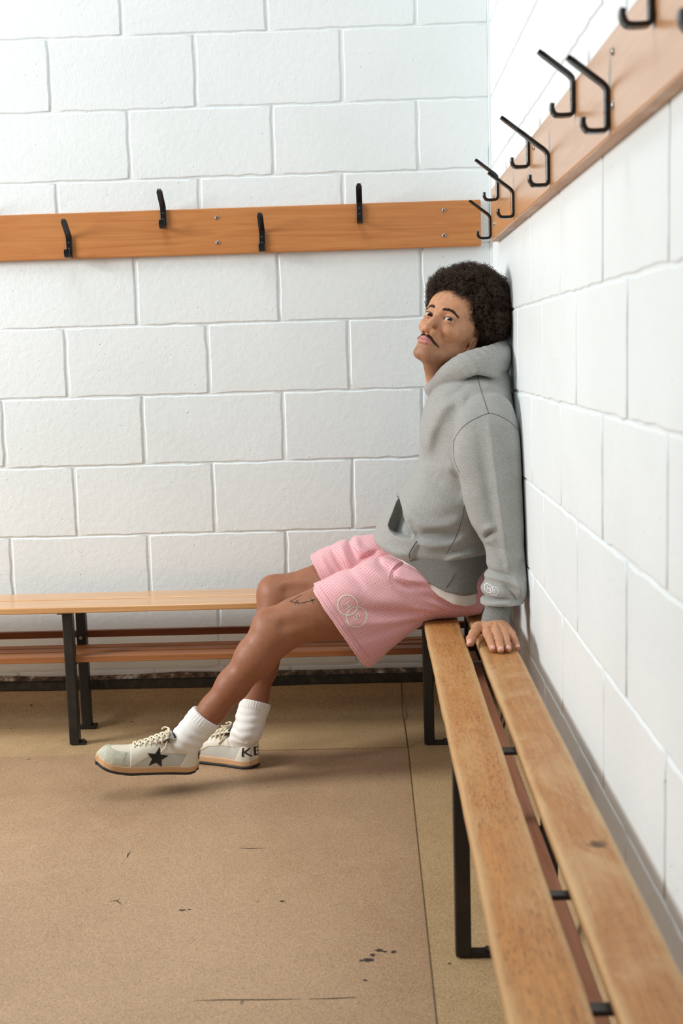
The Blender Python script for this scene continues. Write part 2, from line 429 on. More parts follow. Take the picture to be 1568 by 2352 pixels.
def screw_geo(r, h, bm=None):
    bm = bm or bmesh.new(); n = 14
    prof = [(r, 0), (r, h*0.35), (r*0.82, h*0.8), (r*0.62, h), (r*0.60, h*0.72), (r*0.5, h*0.75), (r*0.0, h*0.85)]
    rows = []
    for rr_, hh in prof[:-1]:
        rows.append([bm.verts.new((rr_*math.cos(2*math.pi*k/n), -hh, rr_*math.sin(2*math.pi*k/n))) for k in range(n)])
    c = bm.verts.new((0, -h*0.85, 0))
    for a, b in zip(rows, rows[1:]):
        for k in range(n): bm.faces.new((a[k], a[(k+1) % n], b[(k+1) % n], b[k]))
    for k in range(n): bm.faces.new((rows[-1][k], rows[-1][(k+1) % n], c))
    bmesh.ops.recalc_face_normals(bm, faces=bm.faces)
    return bm
def mesh_data(name, bm, m, smooth=True):
    me = bpy.data.meshes.new(name); bm.to_mesh(me); bm.free(); me.materials.append(m)
    if smooth:
        me.shade_smooth()
        try: me.set_sharp_from_angle(angle=0.7)
        except Exception: pass
    return me
ME_hook = mesh_data('hook', hook_geo(), M['hook']); ME_screw = mesh_data('screw', screw_geo(0.0066, 0.0032), M['screw'])
ME_hscrew = mesh_data('hook_screw', screw_geo(0.0036, 0.0016), M['screw_dark'])
bmx = bmesh.new(); bm_box(bmx, (-0.0030, -0.0038, -0.0007), (0.0030, -0.0024, 0.0007)); bm_box(bmx, (-0.0007, -0.0038, -0.0030), (0.0007, -0.0024, 0.0030))
ME_slot = mesh_data('cross_slot', bmx, M['slot'], False)
def put(name, me, parent, loc, rz):
    o = bpy.data.objects.new(name, me); C.objects.link(o); o.location = loc; o.rotation_euler = (0, 0, rz); adopt(o, parent); return o
def sub(name, me, parent, loc):
    o = bpy.data.objects.new(name, me); C.objects.link(o); o.parent = parent; o.location = loc; return o
TH = 0.024
def screw(parent, loc, rz):
    s_ = put('screw', ME_screw, parent, loc, rz); sub('cross_slot', ME_slot, s_, (0, 0, 0))
def hook(parent, loc, rz):
    h = put('hook', ME_hook, parent, loc, rz)
    sub('hook_screw', ME_hscrew, h, (0, -0.0060, 0.030)); sub('hook_screw', ME_hscrew, h, (0, -0.0060, 0.048))
rb = empty('coat_rail', (-1.2, 0, 1.342)); tag(rb, 'orange wooden coat rail with black hooks on the far wall', 'coat rail')
box('board', (-2.6, -TH, 1.342), (-0.036, -0.0005, 1.4845), M['rail_back'], rb, 0.004, 3)
for x, z in ((-1.333, 1.344), (-0.723, 1.343), (-1.031, 1.425), (-0.415, 1.421), (-1.640, 1.425), (-1.945, 1.344)): hook(rb, (x, -TH, z), 0)
for x in (-0.864, -0.152, -1.576, -2.29):
    screw(rb, (x, -TH, 1.455), 0); screw(rb, (x, -TH, 1.378), 0)
rr_ = empty('coat_rail', (0, -1.6, 1.339)); tag(rr_, 'wooden coat rail, sheen painted into its tan colour, with black hooks on the right wall above the seated man', 'coat rail')
b_ = box('board', (-TH, -3.6, 1.3395), (-0.0005, -0.205, 1.4905), M['rail_right'], rr_, 0.004, 3)
box('board_underside', (-TH+0.0015, -3.6, 1.3380), (-0.0005, -0.206, 1.3398), M['rail_under'], rr_)['label'] = 'paint-chipped lower edge'
for y, z in ((-0.192-0.02, 1.346), (-0.77, 1.347), (-1.362, 1.346), (-1.969, 1.346), (-2.555, 1.346), (-0.421, 1.432), (-1.066, 1.426), (-1.663, 1.427), (-2.255, 1.428)): hook(rr_, (-TH, y, z), -math.pi/2)
for y in (-1.139, -1.997, -2.85, -0.30):
    screw(rr_, (-TH, y, 1.459), -math.pi/2); screw(rr_, (-TH, y, 1.381), -math.pi/2)

# ------------------------------------------------------------------ benches
ST = 0.278                                    # seat top
def slat(name, lo, hi, m, parent, bev=0.004):
    return box(name, lo, hi, m, parent, bev, 3)
bb = empty('changing_bench', (-1.2, -0.19, FZ)); tag(bb, 'wooden slatted changing room bench with lower shelf along the far wall', 'bench')
X0, X1 = -2.7, -0.022
slat('seat_slat', (X0, -0.176, ST-0.020), (X1, -0.072, ST), M['seat_back'], bb); slat('seat_slat', (X0, -0.300, ST-0.020), (X1, -0.188, ST), M['seat_back'], bb)
for y0, y1 in ((-0.270, -0.218), (-0.202, -0.162), (-0.150, -0.112)):
    slat('shelf_slat', (X0, y0, 0.096), (X1, y1, 0.116), M['shelf_wood'], bb, 0.003)
slat('rear_rail', (X0, -0.080, 0.130), (X1, -0.062, 0.153), M['rail_dark'], bb, 0.003)
def leg(parent, lo, hi):
    o = box('leg', lo, hi, M['steel'], parent, 0.0035, 2); return o
def foot(parent, lo, hi, bolt):
    o = box('foot_plate', lo, hi, M['steel'], parent, 0.002, 2)
    V, F = tube_geo([bolt, (bolt[0], bolt[1], bolt[2]+0.006)], 0.008, 6); mesh('bolt', V, F, M['screw_dark'], o)
    return o
def frame_x(parent, x):                       # a leg frame of the far bench at x
    for y, rear in ((-0.284, 0), (-0.120, 1)):
        l = leg(parent, (x-0.0155, y, FZ+0.002), (x+0.0155, y+0.031, ST-0.022))
        if rear:
            V, F = tube_geo([(x-0.001, y+0.001, 0.139), (x-0.001, y-0.0025, 0.139)], 0.006, 10); mesh('bolt', V, F, M['screw'], l)
    foot(parent, (x+0.010, -0.282, FZ+0.0005), (x+0.034, -0.255, FZ+0.008), (x+0.024, -0.268, FZ+0.008))
    foot(parent, (x-0.022, -0.121, FZ+0.0005), (x+0.030, -0.086, FZ+0.012), (x-0.008, -0.110, FZ+0.012))
    box('cross_bar', (x-0.030, -0.284, ST-0.0260), (x+0.012, -0.086, ST-0.0205), M['steel'], parent, 0.001)
    box('shelf_bar', (x-0.018, -0.270, 0.086), (x+0.0155, -0.100, 0.0955), M['steel'], parent, 0.001)
frame_x(bb, -1.346); frame_x(bb, -2.45); frame_x(bb, -0.10)
br = empty('changing_bench', (-0.16, -1.8, FZ)); tag(br, 'worn two-slat wooden bench the man sits on along the right wall', 'bench')
Y0, Y1 = -3.95, -0.315
def worn_slat(x0, x1, m, seed):
    """slat with eased, slightly wavering edges"""
    r = random.Random(seed); V, F = [], []
    ys = np.linspace(Y0, Y1, 60); w0 = w1 = 0
    sec = 14
    for y in ys:
        w0 = 0.7*w0+r.gauss(0, 0.00045); w1 = 0.7*w1+r.gauss(0, 0.00045)
        a, b = x0+w0, x1+w1; c = 0.007
        row = []
        for q in range(4): row.append((a+c-c*math.cos(math.pi/2*q/3), ST-c*0.8+c*0.8*math.sin(math.pi/2*q/3)))
        for q in range(4): row.append((b-c+c*math.sin(math.pi/2*q/3), ST-c*0.8+c*0.8*math.cos(math.pi/2*q/3)))
        row += [(b, ST-0.020), (b-0.003, ST-0.023), (a+0.003, ST-0.023), (a, ST-0.020)]
        V += [(x, y, z) for x, z in row]
    n = 12
    for i in range(len(ys)-1):
        for k in range(n): F.append((i*n+k, (i+1)*n+k, (i+1)*n+(k+1) % n, i*n+(k+1) % n))
    F.append(tuple(range(n))); F.append(tuple((len(ys)-1)*n+k for k in reversed(range(n))))
    o = mesh('seat_slat', V, F, m, br, True)
    try: o.data.set_sharp_from_angle(angle=1.0)
    except Exception: pass
    return o
o = worn_slat(-0.2655, -0.1695, M['seat_front'], 3); o['label'] = 'front slat of the near bench, dark grained'
o = worn_slat(-0.1405, -0.0485, M['seat_rear'], 4); o['label'] = 'rear slat beside the wall, pale and scuffed'
slat('shelf_slat', (-0.212, Y0, 0.096), (-0.162, Y1, 0.116), M['shelf_right'], br, 0.003)
slat('shelf_slat', (-0.150, Y0, 0.096), (-0.099, Y1, 0.116), M['shelf_right'], br, 0.003)
def frame_y(y):
    for x in (-0.2455, -0.075):
        leg(br, (x-0.0155, y, FZ+0.002), (x+0.0155, y+0.031, ST-0.0245))
    o = box('cross_bar', (-0.260, y, ST-0.0300), (-0.058, y+0.031, ST-0.0235), M['steel'], br, 0.001)
    foot(br, (-0.232, y+0.001, FZ+0.0005), (-0.165, y+0.028, FZ+0.010), (-0.196, y+0.014, FZ+0.010))
    foot(br, (-0.120, y+0.001, FZ+0.0005), (-0.088, y+0.028, FZ+0.010), (-0.105, y+0.014, FZ+0.010))
    box('shelf_bar', (-0.258, y+0.004, 0.086), (-0.075, y+0.026, 0.0955), M['steel'], br, 0.001)
for y in (-0.358, -1.650, -2.94): frame_y(y)
for y0, y1 in ((-0.975, -0.957), (-2.265, -2.247), (-2.565, -2.545)):
    box('cross_bar', (-0.258, y0, ST-0.0310), (-0.058, y1, ST-0.0235), M['steel'], br, 0.001)
# ------------------------------------------------------------------ sculpting by distance fields
f32 = np.float32
def smin(a, b, k):
    h = np.maximum(k-np.abs(a-b), 0)/k
    return np.minimum(a, b)-h*h*k*0.25
def smax(a, b, k): return -smin(-a, -b, k)
def cap(P, a, b, ra, rb):
    a = np.asarray(a, f32); b = np.asarray(b, f32); ab = b-a
    t = np.clip(((P-a)@ab)/max(float(ab@ab), 1e-12), 0, 1)
    q = P-a-t[:, None]*ab
    return np.sqrt((q*q).sum(1))-(ra+(rb-ra)*t)
def ell(P, c, r, R=None):
    q = P-np.asarray(c, f32)
    if R is not None: q = q@np.asarray(R, f32)
    r = np.asarray(r, f32); a = q/r; k0 = np.sqrt((a*a).sum(1)); a = a/r; k1 = np.sqrt((a*a).sum(1))
    return k0*(k0-1)/np.maximum(k1, 1e-9)
def chain(P, pts, rad, k=0.0):
    d = None
    for i in range(len(pts)-1):
        c = cap(P, pts[i], pts[i+1], rad[i], rad[i+1])
        d = c if d is None else (smin(d, c, k) if k > 0 else np.minimum(d, c))
    return d
def spline1(xs, ys, n=120):
    """smooth monotone-ish resampling of a table: returns dense xs, ys for np.interp"""
    xs = np.asarray(xs, float); ys = np.asarray(ys, float)
    m_ = np.zeros_like(ys); d = np.diff(ys)/np.diff(xs)
    m_[1:-1] = np.where(d[1:]*d[:-1] > 0, 2*d[1:]*d[:-1]/(d[1:]+d[:-1]+1e-12), 0); m_[0] = d[0]; m_[-1] = d[-1]
    X = np.linspace(xs[0], xs[-1], n); i = np.clip(np.searchsorted(xs, X)-1, 0, len(xs)-2)
    h = xs[i+1]-xs[i]; t = (X-xs[i])/h
    Y = (2*t**3-3*t**2+1)*ys[i]+(t**3-2*t**2+t)*h*m_[i]+(-2*t**3+3*t**2)*ys[i+1]+(t**3-t**2)*h*m_[i+1]
    return X, Y
class Loft:
    """a body swept along one world axis (0 x, 1 y, 2 z); table rows: s, centre u, centre v, radius u, radius v, exponent"""
    def __init__(s, ax, rows, capk=0.02):
        rows = sorted(rows); s.ax = ax; s.u, s.v = [(1, 2), (0, 2), (0, 1)][ax]; s.k = capk
        xs = [r[0] for r in rows]; s.lo, s.hi = xs[0], xs[-1]
        s.t = [spline1(xs, [r[i] for r in rows]) for i in range(1, 6)]
    def __call__(s, P):
        a = P[:, s.ax]; g = [np.interp(a, *t).astype(f32) for t in s.t]
        du, dv = P[:, s.u]-g[0], P[:, s.v]-g[1]
        e = g[4]
        k = (np.abs(du/g[2])**e+np.abs(dv/g[3])**e)**(1/e)
        L = np.sqrt(du*du+dv*dv); mr = np.minimum(g[2], g[3])
        d = np.where(k > 0.15, L*(1-1/np.maximum(k, 0.15)), -mr+L)
        return smax(smax(d, s.lo-a, s.k), a-s.hi, s.k)
def segdist2(Q, A, B):
    ab = B-A; t = np.clip(((Q-A)@ab)/(ab@ab+1e-12), 0, 1); r = Q-A-t[:, None]*ab
    return np.sqrt((r*r).sum(1)), t
def polydist(Q, pts):
    """distance to a 2-D polyline and the share of its length reached"""
    pts = np.asarray(pts, f32); L = np.linalg.norm(np.diff(pts, axis=0), axis=1); tot = L.sum(); acc = 0; best = None; sh = None
    for i in range(len(pts)-1):
        d, t = segdist2(Q, pts[i], pts[i+1]); u = (acc+t*L[i])/tot; acc += L[i]
        if best is None: best, sh = d, u
        else: m_ = d < best; best = np.where(m_, d, best); sh = np.where(m_, u, sh)
    return best, sh
def polysdf(Q, pts):
    pts = np.asarray(pts, f32); d = None; ins = np.zeros(len(Q), bool)
    for i in range(len(pts)):
        A, B = pts[i], pts[(i+1) % len(pts)]
        e, _ = segdist2(Q, A, B); d = e if d is None else np.minimum(d, e)
        c = ((A[1] > Q[:, 1]) != (B[1] > Q[:, 1])) & (Q[:, 0] < (B[0]-A[0])*(Q[:, 1]-A[1])/(B[1]-A[1]+1e-12)+A[0])
        ins ^= c
    return np.where(ins, -d, d)
def sstep(a, b, x):
    t = np.clip((x-a)/(b-a), 0, 1); return t*t*(3-2*t)
def folds(P, d, lst, ynear=None, band=0.05):
    """push the surface out (amp > 0) or in along fold lines given as pixel polylines at a plane Y"""
    near = np.abs(d) < band
    if not near.any(): return d
    Q = P[near][:, [0, 2]]; y = P[near][:, 1]; add = np.zeros(len(Q), f32)
    g = 1.0 if ynear is None else 1-sstep(ynear-0.03, ynear+0.03, y)
    for pts, Y, amp, wd in lst:
        w2 = np.array([at(px, py, Y)[[0, 2]] for px, py in pts]); w2 = np.array(cr(w2, 4))
        lo, hi = w2.min(0)-3*wd, w2.max(0)+3*wd
        m_ = ((Q >= lo) & (Q <= hi)).all(1)
        if not m_.any(): continue
        dd, sh = polydist(Q[m_], w2)
        add[m_] += amp*np.exp(-(dd/wd)**2)*np.sqrt(np.clip(np.sin(np.pi*np.clip(sh, 0.02, 0.98)), 0, 1))
    d = d.copy(); d[near] -= add*g
    return d
def wob(P, fr, seed):
    """cheap smooth noise: a sum of skewed sines, about -1 .. 1"""
    r = np.random.RandomState(seed); o = np.zeros(len(P), f32)
    for i in range(6):
        k = r.normal(size=3); k = k/np.linalg.norm(k)*fr*r.uniform(0.6, 1.6)
        o += np.sin(P@k.astype(f32)+r.uniform(0, 6.28)).astype(f32)
    return o/3.0
def sdf_mesh(f, lo, hi, h, B=8, relax=1):
    """surface nets over the blocks the surface passes through: verts, quads"""
    lo = np.asarray(lo, float); n = np.ceil((np.asarray(hi)-lo)/(h*B)).astype(int)
    g = np.stack(np.meshgrid(*[np.arange(k) for k in n], indexing='ij'), -1).reshape(-1, 3)
    ctr = (lo+(g+0.5)*h*B).astype(f32); keep = np.zeros(len(g), bool)
    for i in range(0, len(g), 200000): keep[i:i+200000] = np.abs(f(ctr[i:i+200000])) < h*B*2.0
    g = g[keep]; N = (n*B+1).astype(np.int64)
    c1 = np.arange(B+1); off = np.stack(np.meshgrid(c1, c1, c1, indexing='ij'), -1).reshape(-1, 3)
    ids, pos, quads = [], [], []
    cid = lambda c: (c[..., 0]*N[1]+c[..., 1])*N[2]+c[..., 2]
    corners = np.array([(0, 0, 0), (1, 0, 0), (0, 1, 0), (1, 1, 0), (0, 0, 1), (1, 0, 1), (0, 1, 1), (1, 1, 1)])
    edges = [(0, 1), (2, 3), (4, 5), (6, 7), (0, 2), (1, 3), (4, 6), (5, 7), (0, 4), (1, 5), (2, 6), (3, 7)]
    CH = 400
    for s in range(0, len(g), CH):
        gb = g[s:s+CH]
        idx = gb[:, None, :]*B+off[None]
        val = f((lo+idx.reshape(-1, 3)*h).astype(f32)).reshape(len(gb), B+1, B+1, B+1)
        val = np.where(val == 0, 1e-9, val)
        v8 = np.stack([val[:, c[0]:c[0]+B, c[1]:c[1]+B, c[2]:c[2]+B] for c in corners], -1)
        neg = v8 < 0; act = neg.any(-1) & ~neg.all(-1)
        bi, x, y, z = np.nonzero(act)
        if not len(bi): continue
        vv = v8[bi, x, y, z]; nn = neg[bi, x, y, z]; cell = gb[bi]*B+np.stack([x, y, z], -1)
        acc = np.zeros((len(bi), 3)); cnt = np.zeros(len(bi))
        for a, b in edges:
            mk = nn[:, a] != nn[:, b]
            t = np.where(mk, vv[:, a]/np.where(mk, vv[:, a]-vv[:, b], 1), 0)
            p = corners[a]+t[:, None]*(corners[b]-corners[a])
            acc += p*mk[:, None]; cnt += mk
        ids.append(cid(cell)); pos.append(lo+(cell+acc/cnt[:, None])*h)
        for ax, e, o1, o2 in ((0, 1, (0, 1, 0), (0, 0, 1)), (1, 2, (0, 0, 1), (1, 0, 0)), (2, 4, (1, 0, 0), (0, 1, 0))):
            mk = nn[:, 0] != nn[:, e]; c = cell[mk]; o1 = np.array(o1); o2 = np.array(o2)
            q = np.stack([cid(c), cid(c-o1), cid(c-o1-o2), cid(c-o2)], -1)
            fl_ = ~nn[mk, 0]; q[fl_] = q[fl_][:, ::-1]
            quads.append(q)
    ids = np.concatenate(ids); pos = np.concatenate(pos); quads = np.concatenate(quads)
    o = np.argsort(ids); ids = ids[o]; pos = pos[o]
    k = np.searchsorted(ids, quads); k = np.clip(k, 0, len(ids)-1)
    ok = (ids[k] == quads).all(1); F = k[ok]
    for _ in range(relax):
        s_ = np.zeros_like(pos); c_ = np.zeros(len(pos))
        for a, b in ((0, 1), (1, 2), (2, 3), (3, 0)):
            for p_, q_ in ((a, b), (b, a)):
                for d in range(3): s_[:, d] += np.bincount(F[:, p_], pos[F[:, q_], d], len(pos))
                c_ += np.bincount(F[:, p_], minlength=len(pos))
        pos = 0.5*pos+0.5*s_/np.maximum(c_, 1)[:, None]
    return pos, F
def np_mesh(name, V, F, m, parent=None, smooth=True, col=None):
    me = bpy.data.meshes.new(name); V = np.asarray(V, f32); F = np.asarray(F, np.int32); k = F.shape[1]
    me.vertices.add(len(V)); me.vertices.foreach_set('co', V.ravel())
    me.loops.add(F.size); me.loops.foreach_set('vertex_index', F.ravel())
    me.polygons.add(len(F)); me.polygons.foreach_set('loop_start', np.arange(0, F.size, k, dtype=np.int32))
    me.update(calc_edges=True)
    if smooth: me.shade_smooth()
    if col is not None:
        a = me.color_attributes.new('paint', 'FLOAT_COLOR', 'POINT')
        c = np.ones((len(V), 4), f32); c[:, :3] = col; a.data.foreach_set('color', c.ravel())
    me.materials.append(m)
    o = bpy.data.objects.new(name, me); C.objects.link(o); adopt(o, parent)
    return o
def join_vf(parts):
    V, F, n = [], [], 0
    for v, f in parts: V.append(v); F.append(f+n); n += len(v)
    return np.concatenate(V), np.concatenate(F)
def bvh_of(V, F): return BVHTree.FromPolygons([Vector(v) for v in V], [tuple(int(i) for i in f) for f in F])
def ray(bvh, o, d):
    r = bvh.ray_cast(Vector(o), Vector(d))
    return (None, None) if r[0] is None else (np.array(r[0]), np.array(r[1]))
def on_surface(bvh, px, py, lift=0.0):
    """where the photograph's pixel meets a sculpted surface, lifted along the normal"""
    d = RC.T @ np.array([(px-784)/FPX, -(py-1176)/FPX, 1.0]); d /= np.linalg.norm(d)
    p, n = ray(bvh, CAM, d)
    if p is None: return None
    if n@d > 0: n = -n
    return p+n*lift
def seam_tube(name, bvh, pts, r, m, parent, n=10, lift=0.0, sides=6):
    q = [on_surface(bvh, x, y, lift) for x, y in cr(pts, n)]
    q = [p for p in q if p is not None]
    if len(q) < 2: return None
    s_ = [q[0]]
    for p in q[1:]:
        if np.linalg.norm(p-s_[-1]) < 0.05: s_.append(p)
    return tube(name, s_, r, m, parent, sides)
def hair_curves(name, strands, rad, m, parent):
    cu = bpy.data.hair_curves.new(name); cu.add_curves([len(s_) for s_ in strands])
    co = np.concatenate([np.asarray(s_, f32) for s_ in strands]).astype(f32)
    cu.position_data.foreach_set('vector', co.ravel())
    r = cu.attributes.get('radius') or cu.attributes.new('radius', 'FLOAT', 'POINT')
    rr = np.concatenate([np.linspace(rad, rad*0.45, len(s_)) for s_ in strands]).astype(f32); r.data.foreach_set('value', rr)
    cu.materials.append(m)
    o = bpy.data.objects.new(name, cu); C.objects.link(o); adopt(o, parent)
    return o
# ------------------------------------------------------------------ materials of the man
def mat_skin():
    s = NT('skin'); a = s.n('ShaderNodeVertexColor', _layer_name='paint')
    n = s.noise(60, 4, 0.65); n2 = s.noise(420, 2)
    c = s.mix(s.ramp(n, [(0.35, 0), (0.75, 0.35)]), a.outputs['Color'], (0.20, 0.070, 0.030))
    s.b.inputs['Subsurface Weight'].default_value = 0.08; s.b.inputs['Subsurface Radius'].default_value = (1.0, 0.35, 0.2); s.b.inputs['Subsurface Scale'].default_value = 0.006
    return s.done(c, s.ramp(n, [(0.3, (0.48,)*3), (0.7, (0.60,)*3)]), s.bump(n2, 0.10, 0.0004), 0.45)
M['skin'] = mat_skin()
def mat_fleece():
    s = NT('grey_marl_fleece')
    n = s.noise(640, 3, 0.7); n2 = s.noise(1.0, 3, 0.6, 0, s.mapping((260, 260, 900)))
    c = s.ramp(n, [(0.30, lin(128, 128, 125)), (0.55, lin(168, 168, 164)), (0.72, lin(196, 196, 191))])
    c = s.mix(s.ramp(n2, [(0.5, 0), (0.75, 0.35)]), c, lin(118, 118, 116))
    s.b.inputs['Sheen Weight'].default_value = 0.15
    return s.done(c, 0.9, s.bump(n, 0.25, 0.0006), 0.1)
M['fleece'] = mat_fleece()
def mat_rib(name, vec, freq):
    s = NT(name); n = s.noise(520, 3, 0.7)
    d = s.n('ShaderNodeVectorMath', _operation='DOT_PRODUCT'); s.l(s.co, d.inputs[0]); d.inputs[1].default_value = vec
    w_ = s.math('SINE', s.math('MULTIPLY', d.outputs['Value'], freq*6.2832))
    c = s.ramp(n, [(0.30, lin(124, 124, 120)), (0.6, lin(166, 166, 161))])
    c = s.mix(s.ramp(w_, [(0.0, 0.5), (0.6, 0)]), c, lin(88, 88, 85))
    return s.done(c, 0.9, s.bump(w_, 0.6, 0.0012), 0.1)
M['rib_hem'] = mat_rib('grey_rib_hem', (1.0, 0.45, -0.55), 300)
M['rib_cuff'] = mat_rib('grey_rib_cuff', (1.0, 0.35, 0.0), 330)
M['thread'] = plain('dark_grey_thread', lin(92, 92, 90), 0.9, 0, 0.1)
M['pink_thread'] = plain('deep_pink_thread', lin(206, 136, 146), 0.9, 0, 0.1)
M['shirt'] = plain('white_jersey', lin(226, 222, 214), 0.85, 0, 0.2)
def mat_mesh_pink():
    s = NT('pink_sports_mesh')
    ca, sa = math.cos(0.30), math.sin(0.30)
    du = s.n('ShaderNodeVectorMath', _operation='DOT_PRODUCT'); s.l(s.co, du.inputs[0]); du.inputs[1].default_value = (ca, 0.2, -sa)
    dv = s.n('ShaderNodeVectorMath', _operation='DOT_PRODUCT'); s.l(s.co, dv.inputs[0]); dv.inputs[1].default_value = (sa, 0.5, ca)
    v = s.math('DIVIDE', dv.outputs['Value'], 0.0062); row = s.math('FLOOR', v)
    u = s.math('ADD', s.math('DIVIDE', du.outputs['Value'], 0.0086), s.math('MULTIPLY', row, 0.5))
    fu = s.math('SUBTRACT', s.math('FRACT', u), 0.5); fv = s.math('SUBTRACT', s.math('FRACT', v), 0.5)
    d = s.math('SQRT', s.math('ADD', s.math('POWER', s.math('MULTIPLY', fu, 1.0), 2.0), s.math('POWER', s.math('MULTIPLY', fv, 0.8), 2.0)))
    hole = s.ramp(d, [(0.12, 1), (0.18, 0)])
    n = s.noise(6, 3, 0.5)
    c = s.ramp(n, [(0.35, lin(230, 172, 177)), (0.7, lin(238, 184, 188))])
    c = s.mix(s.math('MULTIPLY', hole, 0.72), c, lin(150, 84, 92))
    s.b.inputs['Sheen Weight'].default_value = 0.2
    inv = s.math('SUBTRACT', 1.0, hole)
    return s.done(c, 0.72, s.bump(inv, 0.35, 0.0008), 0.25)
M['pink'] = mat_mesh_pink()
M['pink_plain'] = plain('pink_binding', lin(240, 190, 194), 0.75, 0, 0.2)
M['cream'] = plain('cream_print', lin(232, 224, 208), 0.7, 0, 0.2)
M['white_print'] = plain('white_print', lin(236, 236, 232), 0.7, 0, 0.2)
def mat_sock():
    s = NT('white_sock_knit'); n = s.noise(500, 3, 0.7)
    return s.done(s.ramp(n, [(0.3, lin(222, 220, 215)), (0.7, lin(246, 244, 240))]), 0.95, s.bump(n, 0.4, 0.0012), 0.05)
M['sock'] = mat_sock()
M['leather'] = plain('off_white_leather', lin(222, 214, 196), 0.5)
def mat_suede():
    s = NT('grey_green_suede'); n = s.noise(120, 4, 0.7)
    return s.done(s.ramp(n, [(0.3, lin(176, 174, 154)), (0.7, lin(204, 202, 184))]), 0.9, s.bump(n, 0.3, 0.0006), 0.15)
M['suede'] = mat_suede()
def mat_shoemesh():
    s = NT('silver_beige_mesh')
    a = s.n('ShaderNodeTexWave', Scale=110.0); a.bands_direction = 'X'; s.l(s.mapping((1, 1, 1), (0, 0.6, 0)), a.inputs['Vector'])
    b = s.n('ShaderNodeTexWave', Scale=110.0); b.bands_direction = 'X'; s.l(s.mapping((1, 1, 1), (0, -0.7, 0)), b.inputs['Vector'])
    k = s.math('MULTIPLY', a.outputs['Fac'], b.outputs['Fac'])
    c = s.ramp(k, [(0.1, lin(214, 210, 198)), (0.5, lin(158, 156, 146))])
    return s.done(c, 0.65, s.bump(k, 0.5, 0.0008), 0.3)
M['shoe_mesh'] = mat_shoemesh()
M['foxing'] = plain('tan_rubber', lin(206, 164, 122), 0.55)
M['outsole'] = plain('black_rubber', lin(34, 38, 42), 0.6)
M['black'] = plain('black_leather', lin(16, 17, 20), 0.45)
M['silver'] = plain('silver_leather', lin(176, 172, 166), 0.35, 0.4)
M['lace'] = plain('cream_lace', lin(232, 222, 198), 0.9, 0, 0.1)
M['label'] = plain('grey_label', lin(206, 204, 202), 0.6)
M['ink'] = plain('tattoo_ink', lin(64, 58, 54), 0.6, 0, 0.3)
M['hair'] = plain('dark_brown_hair', lin(64, 47, 36), 0.55, 0, 0.35)
M['hair_core'] = plain('dark_hair_core', lin(22, 16, 13), 0.9, 0, 0.05)
M['brow'] = plain('brow_hair', lin(52, 38, 30), 0.6, 0, 0.3)
M['nail'] = plain('finger_nail', lin(222, 172, 156), 0.32)
M['sclera'] = plain('eye_white', lin(186, 178, 171), 0.35, 0, 0.3)
M['iris'] = plain('dark_brown_iris', lin(34, 20, 13), 0.35, 0, 0.25)
M['pupil'] = plain('pupil', lin(8, 6, 6), 0.3, 0, 0.25)
# ------------------------------------------------------------------ the man: body
def atz(px, py, z):
    d = RC.T @ np.array([(px-784)/FPX, -(py-1176)/FPX, 1.0])
    return CAM + d*((z-CAM[2])/d[2])
man = empty('person', (-0.14, -0.48, FZ)); tag(man, 'seated man in a grey hoodie and pink shorts leaning on the right wall', 'person')

# head frame: L to his left, U up, F out of the face
PSI, THE, PHI, HS = math.radians(37), math.radians(8), math.radians(21.5), 0.00107
ex, ey, ez = RC[0], RC[1], -RC[2]
def _roll(v):
    c, s_ = math.cos(PHI), math.sin(PHI)
    return (v[0]*c+v[1]*s_)*ex + (-v[0]*s_+v[1]*c)*ey + v[2]*ez
HF = _roll((-math.sin(PSI)*math.cos(THE), math.sin(THE), math.cos(PSI)*math.cos(THE)))
HU = _roll((math.sin(THE)*math.sin(PSI), math.cos(THE), -math.sin(THE)*math.cos(PSI)))
HL = np.cross(HU, HF)
HO = at(1008.5, 730, -0.525)
HR = np.stack([HL, HU, HF], 1)
def h2w(p): return HO + HS*(HR@np.asarray(p, float))
def w2h(P): return ((P-HO.astype(f32))@HR.astype(f32))/f32(HS)
def bi(P):                                    # mirrored copy: |x|
    Q = P.copy(); Q[:, 0] = np.abs(Q[:, 0]); return Q
EYE = (32.5, -0.5, -2.5)
